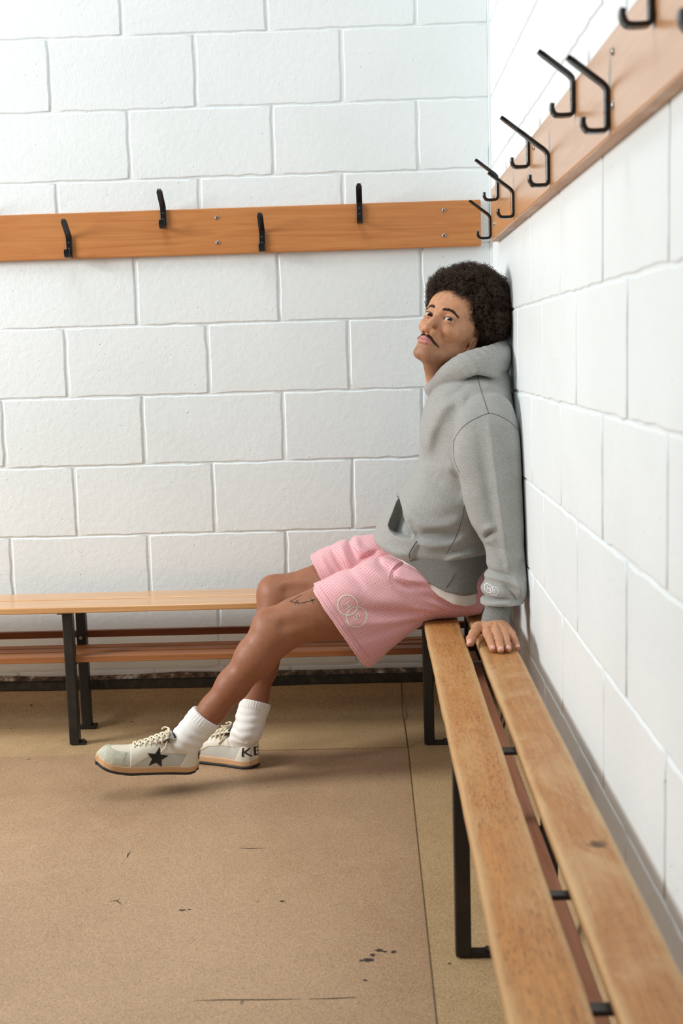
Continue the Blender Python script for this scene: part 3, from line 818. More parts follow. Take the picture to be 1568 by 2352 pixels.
def head_sdf_local(P):
    """face and skull in millimetres"""
    B = bi(P)
    d = ell(P, (0, 38, -80), (75, 88, 96))
    d = smin(d, ell(P, (0, -8, -46), (55, 84, 56)), 26)
    d = smin(d, ell(P, (0, 44, -26), (58, 40, 40)), 20)                        # forehead
    d = smin(d, cap(B, (44, -66, -66), (17, -101, -10), 18, 14), 22)            # jaw
    d = smin(d, ell(P, (0, -100, -6), (19, 16, 17)), 16)                        # chin
    d = smin(d, ell(B, (38.5, -27, -12), (16, 14, 17)), 18)                      # cheekbone
    d = smin(d, ell(B, (46, 0, -42), (18, 34, 30)), 16)                        # temple, cheek side
    d = smin(d, cap(B, (9, 17, 9.5), (46, 17, -11), 7.5, 7), 11)               # brow
    d = smax(d, -ell(B, (31, -1, 15), (17, 12.5, 14)), 12)                     # socket
    d = smin(d, ell(P, (0, -70, -2), (28, 27, 21)), 14)                        # muzzle
    # nose
    n = cap(P, (0, 7, 8), (0, -40, 26), 7.4, 9.4)
    n = smin(n, ell(P, (0, -45, 27.0), (11.6, 9.8, 10.8)), 6)
    n = smin(n, ell(B, (14.2, -48, 15), (9.0, 8.6, 10.8)), 7)
    d = smin(d, n, 9)
    d = smax(d, -ell(B, (7.6, -55.5, 20.5), (4.2, 3.4, 6.5)), 2.5)             # nostril
    d = smax(d, -cap(B, (24, -46, 12), (30, -64, 6), 1.2, 1.2), 9)             # nasolabial
    # eyeball and lids
    E = B-np.asarray(EYE, f32)
    lid = np.sqrt((E*E).sum(1))-15.0
    lid = smax(lid, -(E[:, 2]+6), 4)
    d = smin(d, lid, 5)
    xx = E[:, 0]; yy = E[:, 1]-0.055*xx                                        # outer corner a little higher
    t_ = np.clip(1-(xx/17.0)**2, 0, None)
    up, lw = 4.0*t_**0.7, -4.3*t_**0.8
    ap = np.maximum(np.maximum(yy-up, lw-yy), np.maximum(np.abs(xx)-16.6, -(E[:, 2])+1.0))
    d = smax(d, -ap, 0.8)
    cre = np.abs(yy-(up+3.4))
    d = d+0.9*np.exp(-(cre/0.9)**2)*(np.abs(xx) < 16)*(E[:, 2] > 0)*np.exp(-np.clip(d, 0, None)/2)   # upper lid crease
    # lips
    ul = smin(cap(B, (0, -68.0, 19.0), (7, -66.3, 18.4), 5.0, 5.0), cap(B, (7, -66.3, 18.4), (24, -71.5, 8.5), 5.0, 2.2), 2.5)
    ll = smin(cap(B, (0, -78.5, 18.0), (9, -77.7, 16.5), 6.3, 6.0), cap(B, (9, -77.7, 16.5), (23, -73.2, 8.5), 6.0, 2.2), 3)
    d = smin(d, ul, 3.0); d = smin(d, ll, 3.0)
    d = smax(d, -(smin(cap(B, (0, -72.8, 24.5), (10, -72.2, 21), 0.8, 0.8), cap(B, (10, -72.2, 21), (26, -73.4, 9.5), 0.8, 0.7), 1)), 3.0)
    d = smax(d, -cap(P, (0, -57, 23), (0, -62, 23), 1.0, 1.4), 4.5)            # philtrum
    d = smax(d, -ell(P, (0, -88.5, 19.5), (15, 2.5, 3.0)), 7)                    # below the lip
    d = smax(d, -cap(P, (0, -99, 16.5), (0, -106, 15.5), 0.6, 0.6), 4.5)       # cleft chin
    # ear
    e = ell(B, (67, -12, -92), (6, 26, 13))
    e = smax(e, -ell(B, (74, -16, -88), (6, 14, 7)), 4)
    e = smin(e, ell(B, (66.5, -38, -85), (4.4, 7.5, 6.5)), 5)
    d = smin(d, e, 4)
    # forehead lines, slight
    for yv, a in ((40, 0.5), (50, 0.45)):
        d = d+a*np.exp(-((P[:, 1]-yv-2.5*np.sin(P[:, 0]/13))/1.6)**2)*(np.abs(P[:, 0]) < 34)*(P[:, 2] > -10)*np.exp(-np.abs(d)/2)
    return d
NK0, NK1 = h2w((0, -48, -82)), at(1052, 925, -0.46)
LAR = h2w((0, -118, -46))
def head_sdf(P):
    d = head_sdf_local(w2h(P))*f32(HS)
    nk = cap(P, NK0, NK1, 0.056, 0.062)
    nk = smin(nk, cap(P, h2w((0, -95, -30)), at(1006, 905, -0.47), 0.020, 0.024), 0.03)
    return smin(d, nk, 0.022)

def _body_core(P):
    hipL, kneeL, ankL = at(985, 1345, -0.555), at(632, 1452, -0.625), at(474, 1648, -0.655)
    hipR, kneeR, ankR = at(985, 1300, -0.385), at(640, 1372, -0.378), at(578, 1632, -0.50)
    d = None
    for hip, kn, an, sg in ((hipL, kneeL, ankL, -1), (hipR, kneeR, ankR, 1)):
        mid = hip*0.45+kn*0.55
        t = chain(P, [hip, mid+np.array([0, 0, 0.013 if sg < 0 else 0.004]), kn+0.14*(hip-kn)+np.array([0, 0, 0.014 if sg < 0 else 0])], [0.082, 0.083, 0.067 if sg < 0 else 0.065], 0.03)
        t = smin(t, ell(P, kn+np.array([0.002, 0, 0.004]), (0.060, 0.058, 0.062)), 0.03)
        pat = kn+np.array([-0.026, 0, 0.030]); t = smin(t, ell(P, pat, (0.027, 0.029, 0.029)), 0.03)   # kneecap
        sh = (an-kn)
        back = np.array([0.66, 0, 0.5]); back = back/np.linalg.norm(back)
        t2 = chain(P, [kn+0.02*sh, kn+0.30*sh, kn+0.62*sh, kn+0.90*sh, an+0.10*sh], [0.054, 0.0485, 0.041, 0.034, 0.034], 0.03)
        calf = kn+0.28*sh+back*0.020+np.array([0, 0.0, 0]); t2 = smin(t2, chain(P, [calf-0.10*sh, calf+0.04*sh, calf+0.22*sh], [0.032, 0.041, 0.026], 0.03), 0.03)
        t2 = smax(t2, -cap(P, kn+0.12*sh-back*0.075+np.array([0, -0.012, 0]), kn+0.45*sh-back*0.062+np.array([0, -0.012, 0]), 0.012, 0.010), 0.03)
        t = smin(t, t2, 0.035)
        # muscle and tendon relief at the knee
        t = smax(t, -cap(P, kn+np.array([0.030, -0.066, 0.034]), kn+np.array([0.085, -0.078, 0.040]), 0.006, 0.006), 0.03)
        d = t if d is None else smin(d, t, 0.02)
    tor = ell(P, (-0.135, -0.46, 0.375), (0.105, 0.155, 0.090))
    tor = smin(tor, cap(P, (-0.175, -0.46, 0.45), (-0.105, -0.46, 0.80), 0.090, 0.085), 0.05)
    tor = smin(tor, cap(P, (-0.10, -0.60, 0.84), (-0.10, -0.32, 0.84), 0.05, 0.05), 0.05)
    d = smin(d, tor, 0.05)
    return smax(d, -np.maximum(P[:, 2]-0.2825, -0.2715-P[:, 0]), 0.006)

# hands: the left one rests on the rear slat, fingers towards the viewer
ZS = 0.279
WR = np.array([at(1139, 1425, -0.805)[0], -0.800, 0.3110])
def hand_parts():
    f = {}
    mc = {'index': atz(1118, 1452, 0.3095), 'middle': atz(1139, 1450, 0.3125), 'ring': atz(1157, 1451, 0.3110), 'little': atz(1173.5, 1456, 0.3060)}
    pip = {'index': atz(1123.5, 1467, 0.3040), 'middle': atz(1144, 1466.5, 0.3065), 'ring': atz(1161, 1467, 0.3050), 'little': atz(1180.5, 1469, 0.3005)}
    dip = {'index': atz(1128, 1480.5, 0.2955), 'middle': atz(1147.5, 1481, 0.2970), 'ring': atz(1165, 1480.5, 0.2960), 'little': atz(1185.5, 1480, 0.2925)}
    tip = {'index': atz(1131, 1490.5, 0.2883), 'middle': atz(1149.3, 1492.5, 0.2886), 'ring': atz(1167, 1490.5, 0.2884), 'little': atz(1188, 1487.5, 0.2866)}
    for k in mc: f[k] = [mc[k], pip[k], dip[k], tip[k]]
    return f
HANDF = hand_parts()
HRAD = {'index': (0.0114, 0.0102, 0.0094, 0.0083), 'middle': (0.0116, 0.0104, 0.0096, 0.0085), 'ring': (0.0110, 0.0098, 0.0091, 0.0081), 'little': (0.0098, 0.0088, 0.0081, 0.0073)}
THUMB = [atz(1098, 1442, 0.3030), atz(1088, 1456, 0.3000), atz(1082, 1468, 0.2930), atz(1079.5, 1478, 0.2868)]
def hand_sdf(P):
    d = None
    for i, k in enumerate(('index', 'middle', 'ring', 'little')):
        base = WR+np.array([(-0.017, -0.006, 0.006, 0.016)[i], -0.012, -0.004])
        q = cap(P, base, HANDF[k][0]*0.72+HANDF[k][1]*0.28+np.array([0, 0, -0.0035]), 0.0155, 0.0112)
        d = q if d is None else smin(d, q, 0.016)
    d = smin(d, ell(P, WR+np.array([0.0, -0.045, -0.012]), (0.036, 0.056, 0.018)), 0.012)
    fing = None
    for k in HANDF:
        p, r = HANDF[k], HRAD[k]
        q = chain(P, p, r, 0.002)
        q = smin(q, ell(P, p[1]+np.array([0, 0, 0.0012]), (r[1]*1.02, 0.008, r[1]*0.98)), 0.003)
        q = smax(q, -cap(P, p[2]+np.array([-0.006, 0.003, r[2]+0.0006]), p[2]+np.array([0.006, 0.003, r[2]+0.0006]), 0.0007, 0.0007), 0.0025)
        fing = q if fing is None else np.minimum(fing, q)
    d = smin(d, fing, 0.0035)
    for k in HANDF: d = smin(d, ell(P, HANDF[k][0]+np.array([0, 0.001, 0.002]), (0.0086, 0.011, 0.0098)), 0.008)      # knuckles
    th = chain(P, [WR+np.array([-0.022, -0.012, -0.006])]+THUMB, [0.0165, 0.0155, 0.0130, 0.0122, 0.0100], 0.006)
    d = smin(d, th, 0.010)
    for k in ('index', 'middle', 'ring', 'little'):                                                                 # tendons
        d = smin(d, cap(P, WR*0.45+HANDF[k][0]*0.55+np.array([0, 0, 0.0105]), HANDF[k][0]+np.array([0, 0.004, 0.0075]), 0.0016, 0.0022), 0.007)
    d = smin(d, chain(P, [WR+np.array([0, -0.010, 0.0]), WR+np.array([0.004, 0.012, 0.040]), WR+np.array([0.026, 0.058, 0.15])], [0.0225, 0.0225, 0.022], 0.01), 0.012)
    return smax(d, ZS+0.0005-P[:, 2], 0.003)

parts = []
V1, F1 = sdf_mesh(_body_core, (-1.05, -0.75, -0.20), (0.02, -0.22, 0.95), 0.0042); parts.append((V1, F1))
V2, F2 = sdf_mesh(head_sdf, HO+np.array([-0.14, -0.17, -0.26]), HO+np.array([0.24, 0.26, 0.18]), 0.00125, relax=1); parts.append((V2, F2))
V3, F3 = sdf_mesh(hand_sdf, (-0.195, -1.035, 0.262), (-0.020, -0.70, 0.49), 0.0013); parts.append((V3, F3))
q = V3-WR; Vm = np.stack([q[:, 1], q[:, 0], q[:, 2]], 1)+np.array([-0.085, -0.235, WR[2]])      # the far hand lies on the far bench
keep = (Vm[:, 2] < 0.372)[F3].all(1); parts.append((Vm, F3[keep][:, ::-1]))
BV, BF = join_vf(parts)
# skin colour, with lips, stubble, lids, knuckles and shade painted on the legs
SK = np.array(lin(202, 148, 112))
colr = np.tile(SK, (len(BV), 1))
def tint(mask, c):
    global colr
    colr = colr*(1-mask[:, None])+np.array(c)*mask[:, None]
hl = w2h(BV.astype(f32)); hb = bi(hl)
sl = slice(len(V1), len(V1)+len(V2)); hm = np.zeros(len(BV)); hm[sl] = 1
lo_, up_ = -76.8+1.4*(hb[:, 0]/9)**1.2*0.6, -63.2+np.where(hb[:, 0] < 6, -1.2*(1-hb[:, 0]/6), -0.0)-0.26*np.clip(hb[:, 0]-7, 0, None)
lo_ = -84.2+0.018*hb[:, 0]**2
lip = sstep(-0.8, 0.8, hl[:, 1]-lo_)*sstep(-0.8, 0.8, up_-hl[:, 1])*(1-sstep(21, 24, hb[:, 0]))*(hl[:, 2] > 0)*hm
stub = sstep(-54, -68, hl[:, 1])*(1-sstep(-128, -150, hl[:, 1]))*(hl[:, 2] > -80)*hm
r_ = np.random.RandomState(1)
stub = stub*(0.55+0.45*sstep(-82, -98, hl[:, 1]))
tint(stub*0.50, lin(100, 68, 50))
tint(np.exp(-((hb[:, 0]-30)/22)**2-((hl[:, 1]+13)/9)**2)*hm*0.22, lin(120, 72, 50))
tint(np.exp(-((hb[:, 0]-34)/16)**2-((hl[:, 1]+28)/13)**2)*hm*(hl[:, 2] > -20)*0.25, lin(206, 140, 104))
tint(np.exp(-(hl[:, 0]/11)**2-((hl[:, 1]+42)/12)**2)*hm*0.25, lin(186, 108, 82))
tint(lip*0.92, lin(200, 132, 130))
tint(np.exp(-(hb[:, 0]/26)**2-((hl[:, 1]+73.0)/1.0)**2)*hm*(hl[:, 2] > 6)*0.6, lin(110, 56, 54))
lash = (np.sqrt(((hb-np.array(EYE))**2).sum(1)) < 15.2)*(hl[:, 2] > 2)*hm
tint(lash*sstep(0.5, 3.0, hb[:, 1])*0.55*(1-sstep(5.6, 6.8, hb[:, 1])), lin(70, 44, 34))
n1, n2 = len(V1)+len(V2), len(V1)+len(V2)+len(V3)
hd = np.zeros(len(BV)); hd[n1:n2] = 1
for k in HANDF:
    for j, a in ((0, 0.30), (1, 0.42), (2, 0.30)):
        q = BV-HANDF[k][j]; tint(np.exp(-(q*q).sum(1)/0.0085**2)*hd*a, lin(112, 66, 50))
    q = BV-HANDF[k][3]; tint(np.exp(-(q*q).sum(1)/0.011**2)*hd*0.55, lin(214, 134, 112))
q = BV-THUMB[3]; tint(np.exp(-(q*q).sum(1)/0.013**2)*hd*0.5, lin(210, 130, 108))
lg = np.zeros(len(BV)); lg[:len(V1)] = 1
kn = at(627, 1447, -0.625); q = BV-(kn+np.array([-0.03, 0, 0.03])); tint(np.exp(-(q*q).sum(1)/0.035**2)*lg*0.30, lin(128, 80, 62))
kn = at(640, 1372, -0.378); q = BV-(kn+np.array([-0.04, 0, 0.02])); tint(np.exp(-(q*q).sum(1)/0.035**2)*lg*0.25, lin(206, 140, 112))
tint(lg*0.85, lin(148, 93, 64)); tint(sstep(0.27, 0.05, BV[:, 2])*lg*0.4, lin(136, 80, 52))  # shade painted into the leg skin, deeper towards the ankles
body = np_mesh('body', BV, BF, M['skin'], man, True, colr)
HEADBVH = bvh_of(V2, F2)

# nails
HANDB = bvh_of(V3, F3)
def nail(p_tip, p_dip, up, wd, ln):
    """a thin curved plate lying on the finger end"""
    ax = p_tip-p_dip; ax = ax/np.linalg.norm(ax); up = np.asarray(up, float); up = up-ax*(up@ax); up /= np.linalg.norm(up); sd = np.cross(ax, up)
    V, F = [], []
    for i in range(7):
        for j in range(7):
            u, v = i/3-1, j/3-1; e = math.sqrt(max(0, 1-0.45*abs(v)**4)); k = ln*(1-0.12*u*u*(v < 0))
            q = p_tip+ax*(v*k+0.0016)+sd*(u*wd*e)
            h, n_ = ray(HANDB, q+up*0.03, -up)
            if h is None: h = q+up*0.008
            V.append(h+up*(0.0006-0.00045*u*u))
    for i in range(6):
        for j in range(6): F.append((i*7+j, i*7+j+1, (i+1)*7+j+1, (i+1)*7+j))
    return mesh('nail', V, F, M['nail'], body, True)
for k, r in (('index', .0083), ('middle', .0085), ('ring', .0081), ('little', .0073)):
    nail(HANDF[k][3], HANDF[k][2], (0, -0.35, 1), r*0.66, 0.0056)
nail(THUMB[3], THUMB[2], (-0.35, -0.5, 0.8), 0.0060, 0.0064)

# eyes, looking at the camera
for sx in (-1, 1):
    c = h2w((EYE[0]*sx, EYE[1], EYE[2])); R_ = 13.7*HS
    bm = bmesh.new(); bmesh.ops.create_uvsphere(bm, u_segments=32, v_segments=20, radius=R_)
    for v in bm.verts: v.co = v.co+Vector(c)
    e = from_bm('eye', bm, M['sclera'], man, True)
    g = CAM-c; g = g/np.linalg.norm(g); g = g+HL*(-0.02)+HU*0.03; g /= np.linalg.norm(g)
    a = np.cross(g, [0, 0, 1]); a /= np.linalg.norm(a); b = np.cross(g, a)
    for nm, rad, m_, lift in (("iris", 7.1, M['iris'], 0.22), ("pupil", 3.0, M['pupil'], 0.40)):
        V = []; F = []
        for j in range(6):
            rr = rad*HS*j/5; hgt = math.sqrt(max(R_**2-rr**2, 0))+lift*HS*(1.0-0.6*(j/5)**2)
            for k in range(24):
                q = 2*math.pi*k/24; V.append(c+g*hgt+(a*math.cos(q)+b*math.sin(q))*rr)
        for j in range(5):
            for k in range(24): F.append((j*24+k, j*24+(k+1) % 24, (j+1)*24+(k+1) % 24, (j+1)*24+k))
        mesh(nm, V, F, m_, e, True)
# lashes: a dark line along the upper lid and short hairs from it
lst = []
for sx in (-1, 1):
    edge = []
    for xx in np.linspace(-15.5, 16.0, 22):
        t_ = max(0, 1-(xx/17.0)**2); yy = 4.0*t_**0.7+0.055*xx+0.5
        X, Y = sx*(EYE[0]+xx), EYE[1]+yy
        p, n_ = ray(HEADBVH, h2w((X, Y, 90)), -HF)
        if p is not None: edge.append((p+HF*HS*0.15, xx))
    lv, lf = tube_geo([p for p, _ in edge], [0.00045*(0.5+0.5*math.sin(math.pi*(k+1)/(len(edge)+1))) for k in range(len(edge))], 5)
    mesh('lash_line', lv, lf, M['brow'], man, True)
    for p, xx in edge:
        for k in range(3):
            d_ = HF*0.9+HU*0.35+HL*sx*(0.03*xx+random.Random(int(xx*9)+k).uniform(-.2, .2)); d_ /= np.linalg.norm(d_)
            lst.append([p+HL*HS*0.4*k, p+HL*HS*0.4*k+d_*0.0013, p+HL*HS*0.4*k+d_*0.0024+HU*0.0007])
o = hair_curves('eyelashes', lst, 0.00013, M['brow'], man); o['kind'] = 'stuff'
# brows, moustache: short hairs laid on the skin
def lay(path_fn, n, ln, spread, seed, lift=0.6):
    r = random.Random(seed); out = []
    for _ in range(n):
        (x, y), (tx, ty) = path_fn(r)
        l = ln*r.uniform(0.7, 1.15); pts = []
        q = math.atan2(ty, tx)+r.gauss(0, spread); dx, dy = math.cos(q), math.sin(q)
        for j in range(5):
            u = j/4; X, Y = x+dx*l*u, y+dy*l*u
            p, nn = ray(HEADBVH, h2w((X, Y, 90)), -HF)
            if p is None: break
            pts.append(p+HF*HS*(0.15+lift*math.sin(u*2.2)))
        if len(pts) == 5: out.append(pts)
    return out
def brow_path(sx):
    def f(r):
        t = r.random(); x = 12+36*t; yc = 16.0+6.0*math.sin(min(1, t*1.25)*math.pi*0.62)-5.5*max(0, t-0.55)*2
        hw = 3.4*(1-0.62*t)*(0.6+0.4*min(1, t*5))
        return (sx*x, yc+r.uniform(-hw, hw)), (sx*1.0, 0.85-1.35*t)
    return f
st = []
for sx in (-1, 1): st += lay(brow_path(sx), 420, 7.0, 0.20, 7+sx, 0.3)
hair_curves('eyebrows', st, 0.00019, M['brow'], man)['kind'] = 'stuff'
def tache(sx):
    def f(r):
        t = r.random(); x = 2.5+25*t; yc = -59.5-1.0*t-14.0*max(0, t-0.30)**1.25
        hw = 2.7*(1-0.35*t)
        return (sx*x, yc+r.uniform(-hw, hw)), (sx*(0.9), -0.75-0.55*t)
    return f
st = []
for sx in (-1, 1): st += lay(tache(sx), 620, 6.5, 0.25, 17+sx, 1.0)
hair_curves('moustache', st, 0.00020, M['brow'], man)['kind'] = 'stuff'

# the afro
HC = at(1082, 706, -0.425)
def zlim(Y): return np.interp(Y, [-130, -95, -70, -45, -15, 12, 30, 50, 64, 80, 110, 160], [-150, -104, -82, -56, -40, -28, -15, -3, 8, 22, 30, 40]).astype(f32)
def hair_vol(P, shrink=0.0):
    d = ell(P, HC, (0.123, 0.118, 0.119))
    d = smin(d, ell(P, at(1040, 668, -0.46), (0.068, 0.090, 0.064)), 0.03)
    d = smin(d, ell(P, at(1125, 745, -0.44), (0.062, 0.095, 0.062)), 0.03)
    d = d+0.0045*wob(P, 85.0, 3)+0.0040*wob(P, 190.0, 13)+shrink
    q = w2h(P)
    lim = zlim(q[:, 1])-0.10*np.clip(np.abs(q[:, 0])-40, 0, None)+3.0*wob(q, 0.35, 5)
    d = smax(d, (q[:, 2]-lim)*f32(HS)+shrink*1.1, 0.012)
    d = smax(d, (-72-q[:, 1])*f32(HS)+shrink*0.3, 0.015)
    d = smax(d, ((1.0-np.sqrt(((q[:, 0]-72)/15)**2+((q[:, 1]+45)/12)**2+((q[:, 2]+80)/10)**2))*12)*f32(HS), 0.006)   # the ear lobe shows
    return smax(d, P[:, 0]+0.003+shrink*0.4, 0.006)
hv = lambda P: hair_vol(P, 0.010)+0.0035*wob(P, 300.0, 9)
Vh, Fh = sdf_mesh(hv, HC-0.16, HC+0.16, 0.0040)
core = np_mesh('hair', Vh, Fh, M['hair_core'], man); core['label'] = 'rounded dark brown afro of tight curls'
rs = np.random.RandomState(11)
Pn = (HC+rs.uniform(-0.15, 0.15, (220000, 3))).astype(f32); dv_ = hair_vol(Pn)
Pn = Pn[(dv_ < 0.0015) & (dv_ > -0.017)]
Pn = Pn[:15000]
ng = []
for e in np.eye(3, dtype=f32)*0.002: ng.append(hair_vol(Pn+e)-hair_vol(Pn-e))
ng = np.stack(ng, 1); ng /= np.linalg.norm(ng, axis=1)[:, None]+1e-9
strands = []
for p, n_ in zip(Pn, ng):
    ax = n_*0.75+rs.normal(size=3)*0.75; ax /= np.linalg.norm(ax)
    a = np.cross(ax, rs.normal(size=3)); a /= np.linalg.norm(a); b = np.cross(ax, a)
    R_ = rs.uniform(0.0022, 0.0050); ln = rs.uniform(0.008, 0.019); tw = rs.uniform(1.3, 2.6)*2*math.pi; ph = rs.uniform(0, 6.28)
    u = np.linspace(0, 1, 13)[:, None]
    s_ = p+ax*ln*(u-0.4)+(a*np.cos(ph+tw*u)+b*np.sin(ph+tw*u))*R_*(0.5+0.6*u)
    s_[:, 0] = np.minimum(s_[:, 0], -0.0015)
    strands.append(s_)
hc = hair_curves('curls', strands, 0.00042, M['hair'], core); hc['kind'] = 'stuff'
# ------------------------------------------------------------------ the man: clothes
YM = -0.46                                    # his middle plane
def ow(px, py, Y): return at(px, py, Y)
# hoodie torso, by image rows: front px, back px, half width, exponent
rows = []
for py, xf, xb, hw, e in ((838, 1035, 1150, 0.075, 2.2), (862, 1012, 1168, 0.120, 2.2), (885, 994, 1172, 0.158, 2.2), (910, 984, 1174, 0.180, 2.3), (950, 972, 1178, 0.200, 2.4), (1000, 967, 1180, 0.205, 2.4),
                          (1040, 965, 1178, 0.206, 2.4), (1076, 951, 1176, 0.206, 2.4), (1112, 932, 1172, 0.205, 2.4), (1140, 912, 1166, 0.204, 2.4), (1165, 891, 1160, 0.203, 2.4), (1198, 874, 1152, 0.203, 2.4),
                          (1228, 864, 1144, 0.204, 2.4), (1252, 863, 1138, 0.204, 2.4), (1275, 872, 1130, 0.198, 2.4), (1305, 890, 1124, 0.19, 2.4)):
    a, b = at(xf, py, YM-0.01), at(xb, py, YM-0.01)
    rows.append((a[2], (a[0]+b[0])/2, YM, (b[0]-a[0])/2, hw, e))
TOR = Loft(2, rows, 0.03)
srow = []
for py, xl, xr, Y, hy in ((905, 1090, 1150, -0.615, 0.030), (930, 1066, 1172, -0.635, 0.042), (960, 1050, 1184, -0.652, 0.055), (1000, 1046, 1193, -0.668, 0.064), (1050, 1043, 1198, -0.684, 0.069), (1100, 1056, 1201, -0.700, 0.069), (1160, 1067, 1204, -0.718, 0.068), (1200, 1080, 1206, -0.732, 0.066),
                          (1230, 1097, 1206, -0.744, 0.063), (1262, 1114, 1204, -0.757, 0.060), (1295, 1116, 1210, -0.770, 0.060), (1325, 1117, 1217, -0.784, 0.060), (1338, 1110, 1217, -0.790, 0.061), (1350, 1103, 1217, -0.798, 0.062), (1362, 1108, 1214, -0.806, 0.058), (1372, 1109, 1208, -0.812, 0.056), (1380, 1104, 1203, -0.818, 0.057), (1390, 1105, 1199, -0.826, 0.054), (1401, 1106, 1196, -0.834, 0.052)):
    Y = -0.652+(Y+0.652)*0.74
    a, b = at(xl, py, Y), at(xr, py, Y)
    srow.append((a[2], (a[0]+b[0])/2, Y, (b[0]-a[0])/2, hy, 2.3))
SLV = Loft(2, srow, 0.014)
hoodp = [(1003, 897, -0.475, .016), (1014, 880, -0.520, .021), (1032, 864, -0.556, .027), (1056, 848, -0.580, .032), (1085, 836, -0.588, .034), (1115, 830, -0.578, .037), (1138, 824, -0.548, .042), (1143, 816, -0.500, .045), (1143, 812, -0.46, .045)]
HP_ = [at(x, y, Y) for x, y, Y, r in hoodp]; HR_ = [r for *_, r in hoodp]
HUP = [at(x, y, Y) for x, y, Y in ((994, 893, -0.478), (1011, 864, -0.522), (1031, 838, -0.548), (1056, 819, -0.556), (1095, 806, -0.550), (1128, 798, -0.530), (1150, 790, -0.495), (1160, 786, -0.46))]
HLO = [at(x, y, Y) for x, y, Y in ((1001, 908, -0.485), (1030, 883, -0.552), (1062, 865, -0.594), (1095, 853, -0.612), (1126, 860, -0.600), (1146, 868, -0.565), (1158, 862, -0.515), (1160, 850, -0.46))]
HSHEET = []
for j in range(6):
    t = j/5; c_ = np.array([-0.118, YM, 0]); row = []
    for a, b in zip(HUP, HLO):
        p = a*(1-t)+b*t; o_ = p-c_; o_[2] = 0; o_ /= np.linalg.norm(o_); row.append(p+(o_*0.012+np.array([0, 0, 0.010]))*math.sin(math.pi*t))
    HSHEET.append(cr(row, 2))
HOODN = [np.array(p) for p in cr(HP_, 3)]; hoodr = list(np.interp(np.linspace(0, len(HR_)-1, len(HOODN)), range(len(HR_)), HR_))
def mir(P): Q = P.copy(); Q[:, 1] = YM-np.abs(P[:, 1]-YM); return Q
HEMC = np.array([at(x, y, -0.63)[[0, 2]] for x, y in ((820, 1245), (866, 1262), (905, 1279), (945, 1288), (990, 1293), (1030, 1293), (1080, 1288), (1130, 1284), (1180, 1282))])
POCK = np.array([at(x, y, -0.60)[[0, 2]] for x, y in ((917, 1152), (906, 1172), (896, 1196), (892, 1210), (896, 1220), (908, 1228), (926, 1230), (944, 1231), (948, 1222), (938, 1208), (928, 1192), (924, 1168))])
PANEL = np.array([at(x, y, -0.60)[[0, 2]] for x, y in ((912, 1139), (917, 1152), (906, 1172), (896, 1196), (892, 1210), (896, 1220), (908, 1228), (926, 1231), (944, 1233), (957, 1243), (946, 1262), (938, 1300), (820, 1300), (820, 1180))])
HF_T = [  # torso folds
    ([(1058, 925), (1036, 955), (1018, 1000), (1004, 1050), (996, 1100), (985, 1130)], -0.62, -0.0095, 0.030),
    ([(1005, 1095), (1035, 1108), (1066, 1122)], -0.64, -0.008, 0.024),
    ([(1040, 905), (1012, 945), (990, 990), (978, 1040)], -0.60, 0.006, 0.020),
    ([(1092, 862), (1135, 894), (1160, 910), (1178, 930)], -0.62, 0.005, 0.012),
    ([(1062, 905), (1058, 950), (1046, 1000)], -0.62, 0.006, 0.012),
    ([(1034, 1078), (1048, 1090), (1060, 1098)], -0.64, -0.006, 0.008),
    ([(1030, 1060), (1036, 1074), (1056, 1086)], -0.64, 0.006, 0.010),
    ([(990, 1090), (1020, 1125), (1060, 1140)], -0.64, -0.005, 0.018),
    ([(925, 1160), (955, 1195), (990, 1207), (1030, 1202), (1064, 1184)], -0.64, 0.0085, 0.017),
    ([(948, 1234), (985, 1224), (1020, 1223), (1060, 1232)], -0.64, -0.0085, 0.012),
    ([(940, 1190), (952, 1212), (962, 1226)], -0.62, -0.006, 0.009),
    ([(955, 1240), (985, 1250), (1030, 1248), (1075, 1226)], -0.64, 0.006, 0.012),
    ([(1000, 1262), (1040, 1262), (1080, 1250), (1112, 1246)], -0.64, -0.004, 0.010),
    ([(1020, 1288), (1045, 1276), (1070, 1274), (1100, 1270)], -0.64, 0.006, 0.008),
    ([(1040, 1298), (1062, 1290), (1080, 1284)], -0.64, -0.004, 0.006),
    ([(870, 1250), (905, 1262), (940, 1262)], -0.58, 0.005, 0.012),
    ([(1000, 925), (1040, 905), (1075, 880)], -0.58, -0.005, 0.010),
    ([(1010, 935), (1040, 925)], -0.58, 0.003, 0.010),
    ([(985, 960), (978, 1010), (985, 1060)], -0.56, 0.005, 0.022),
]
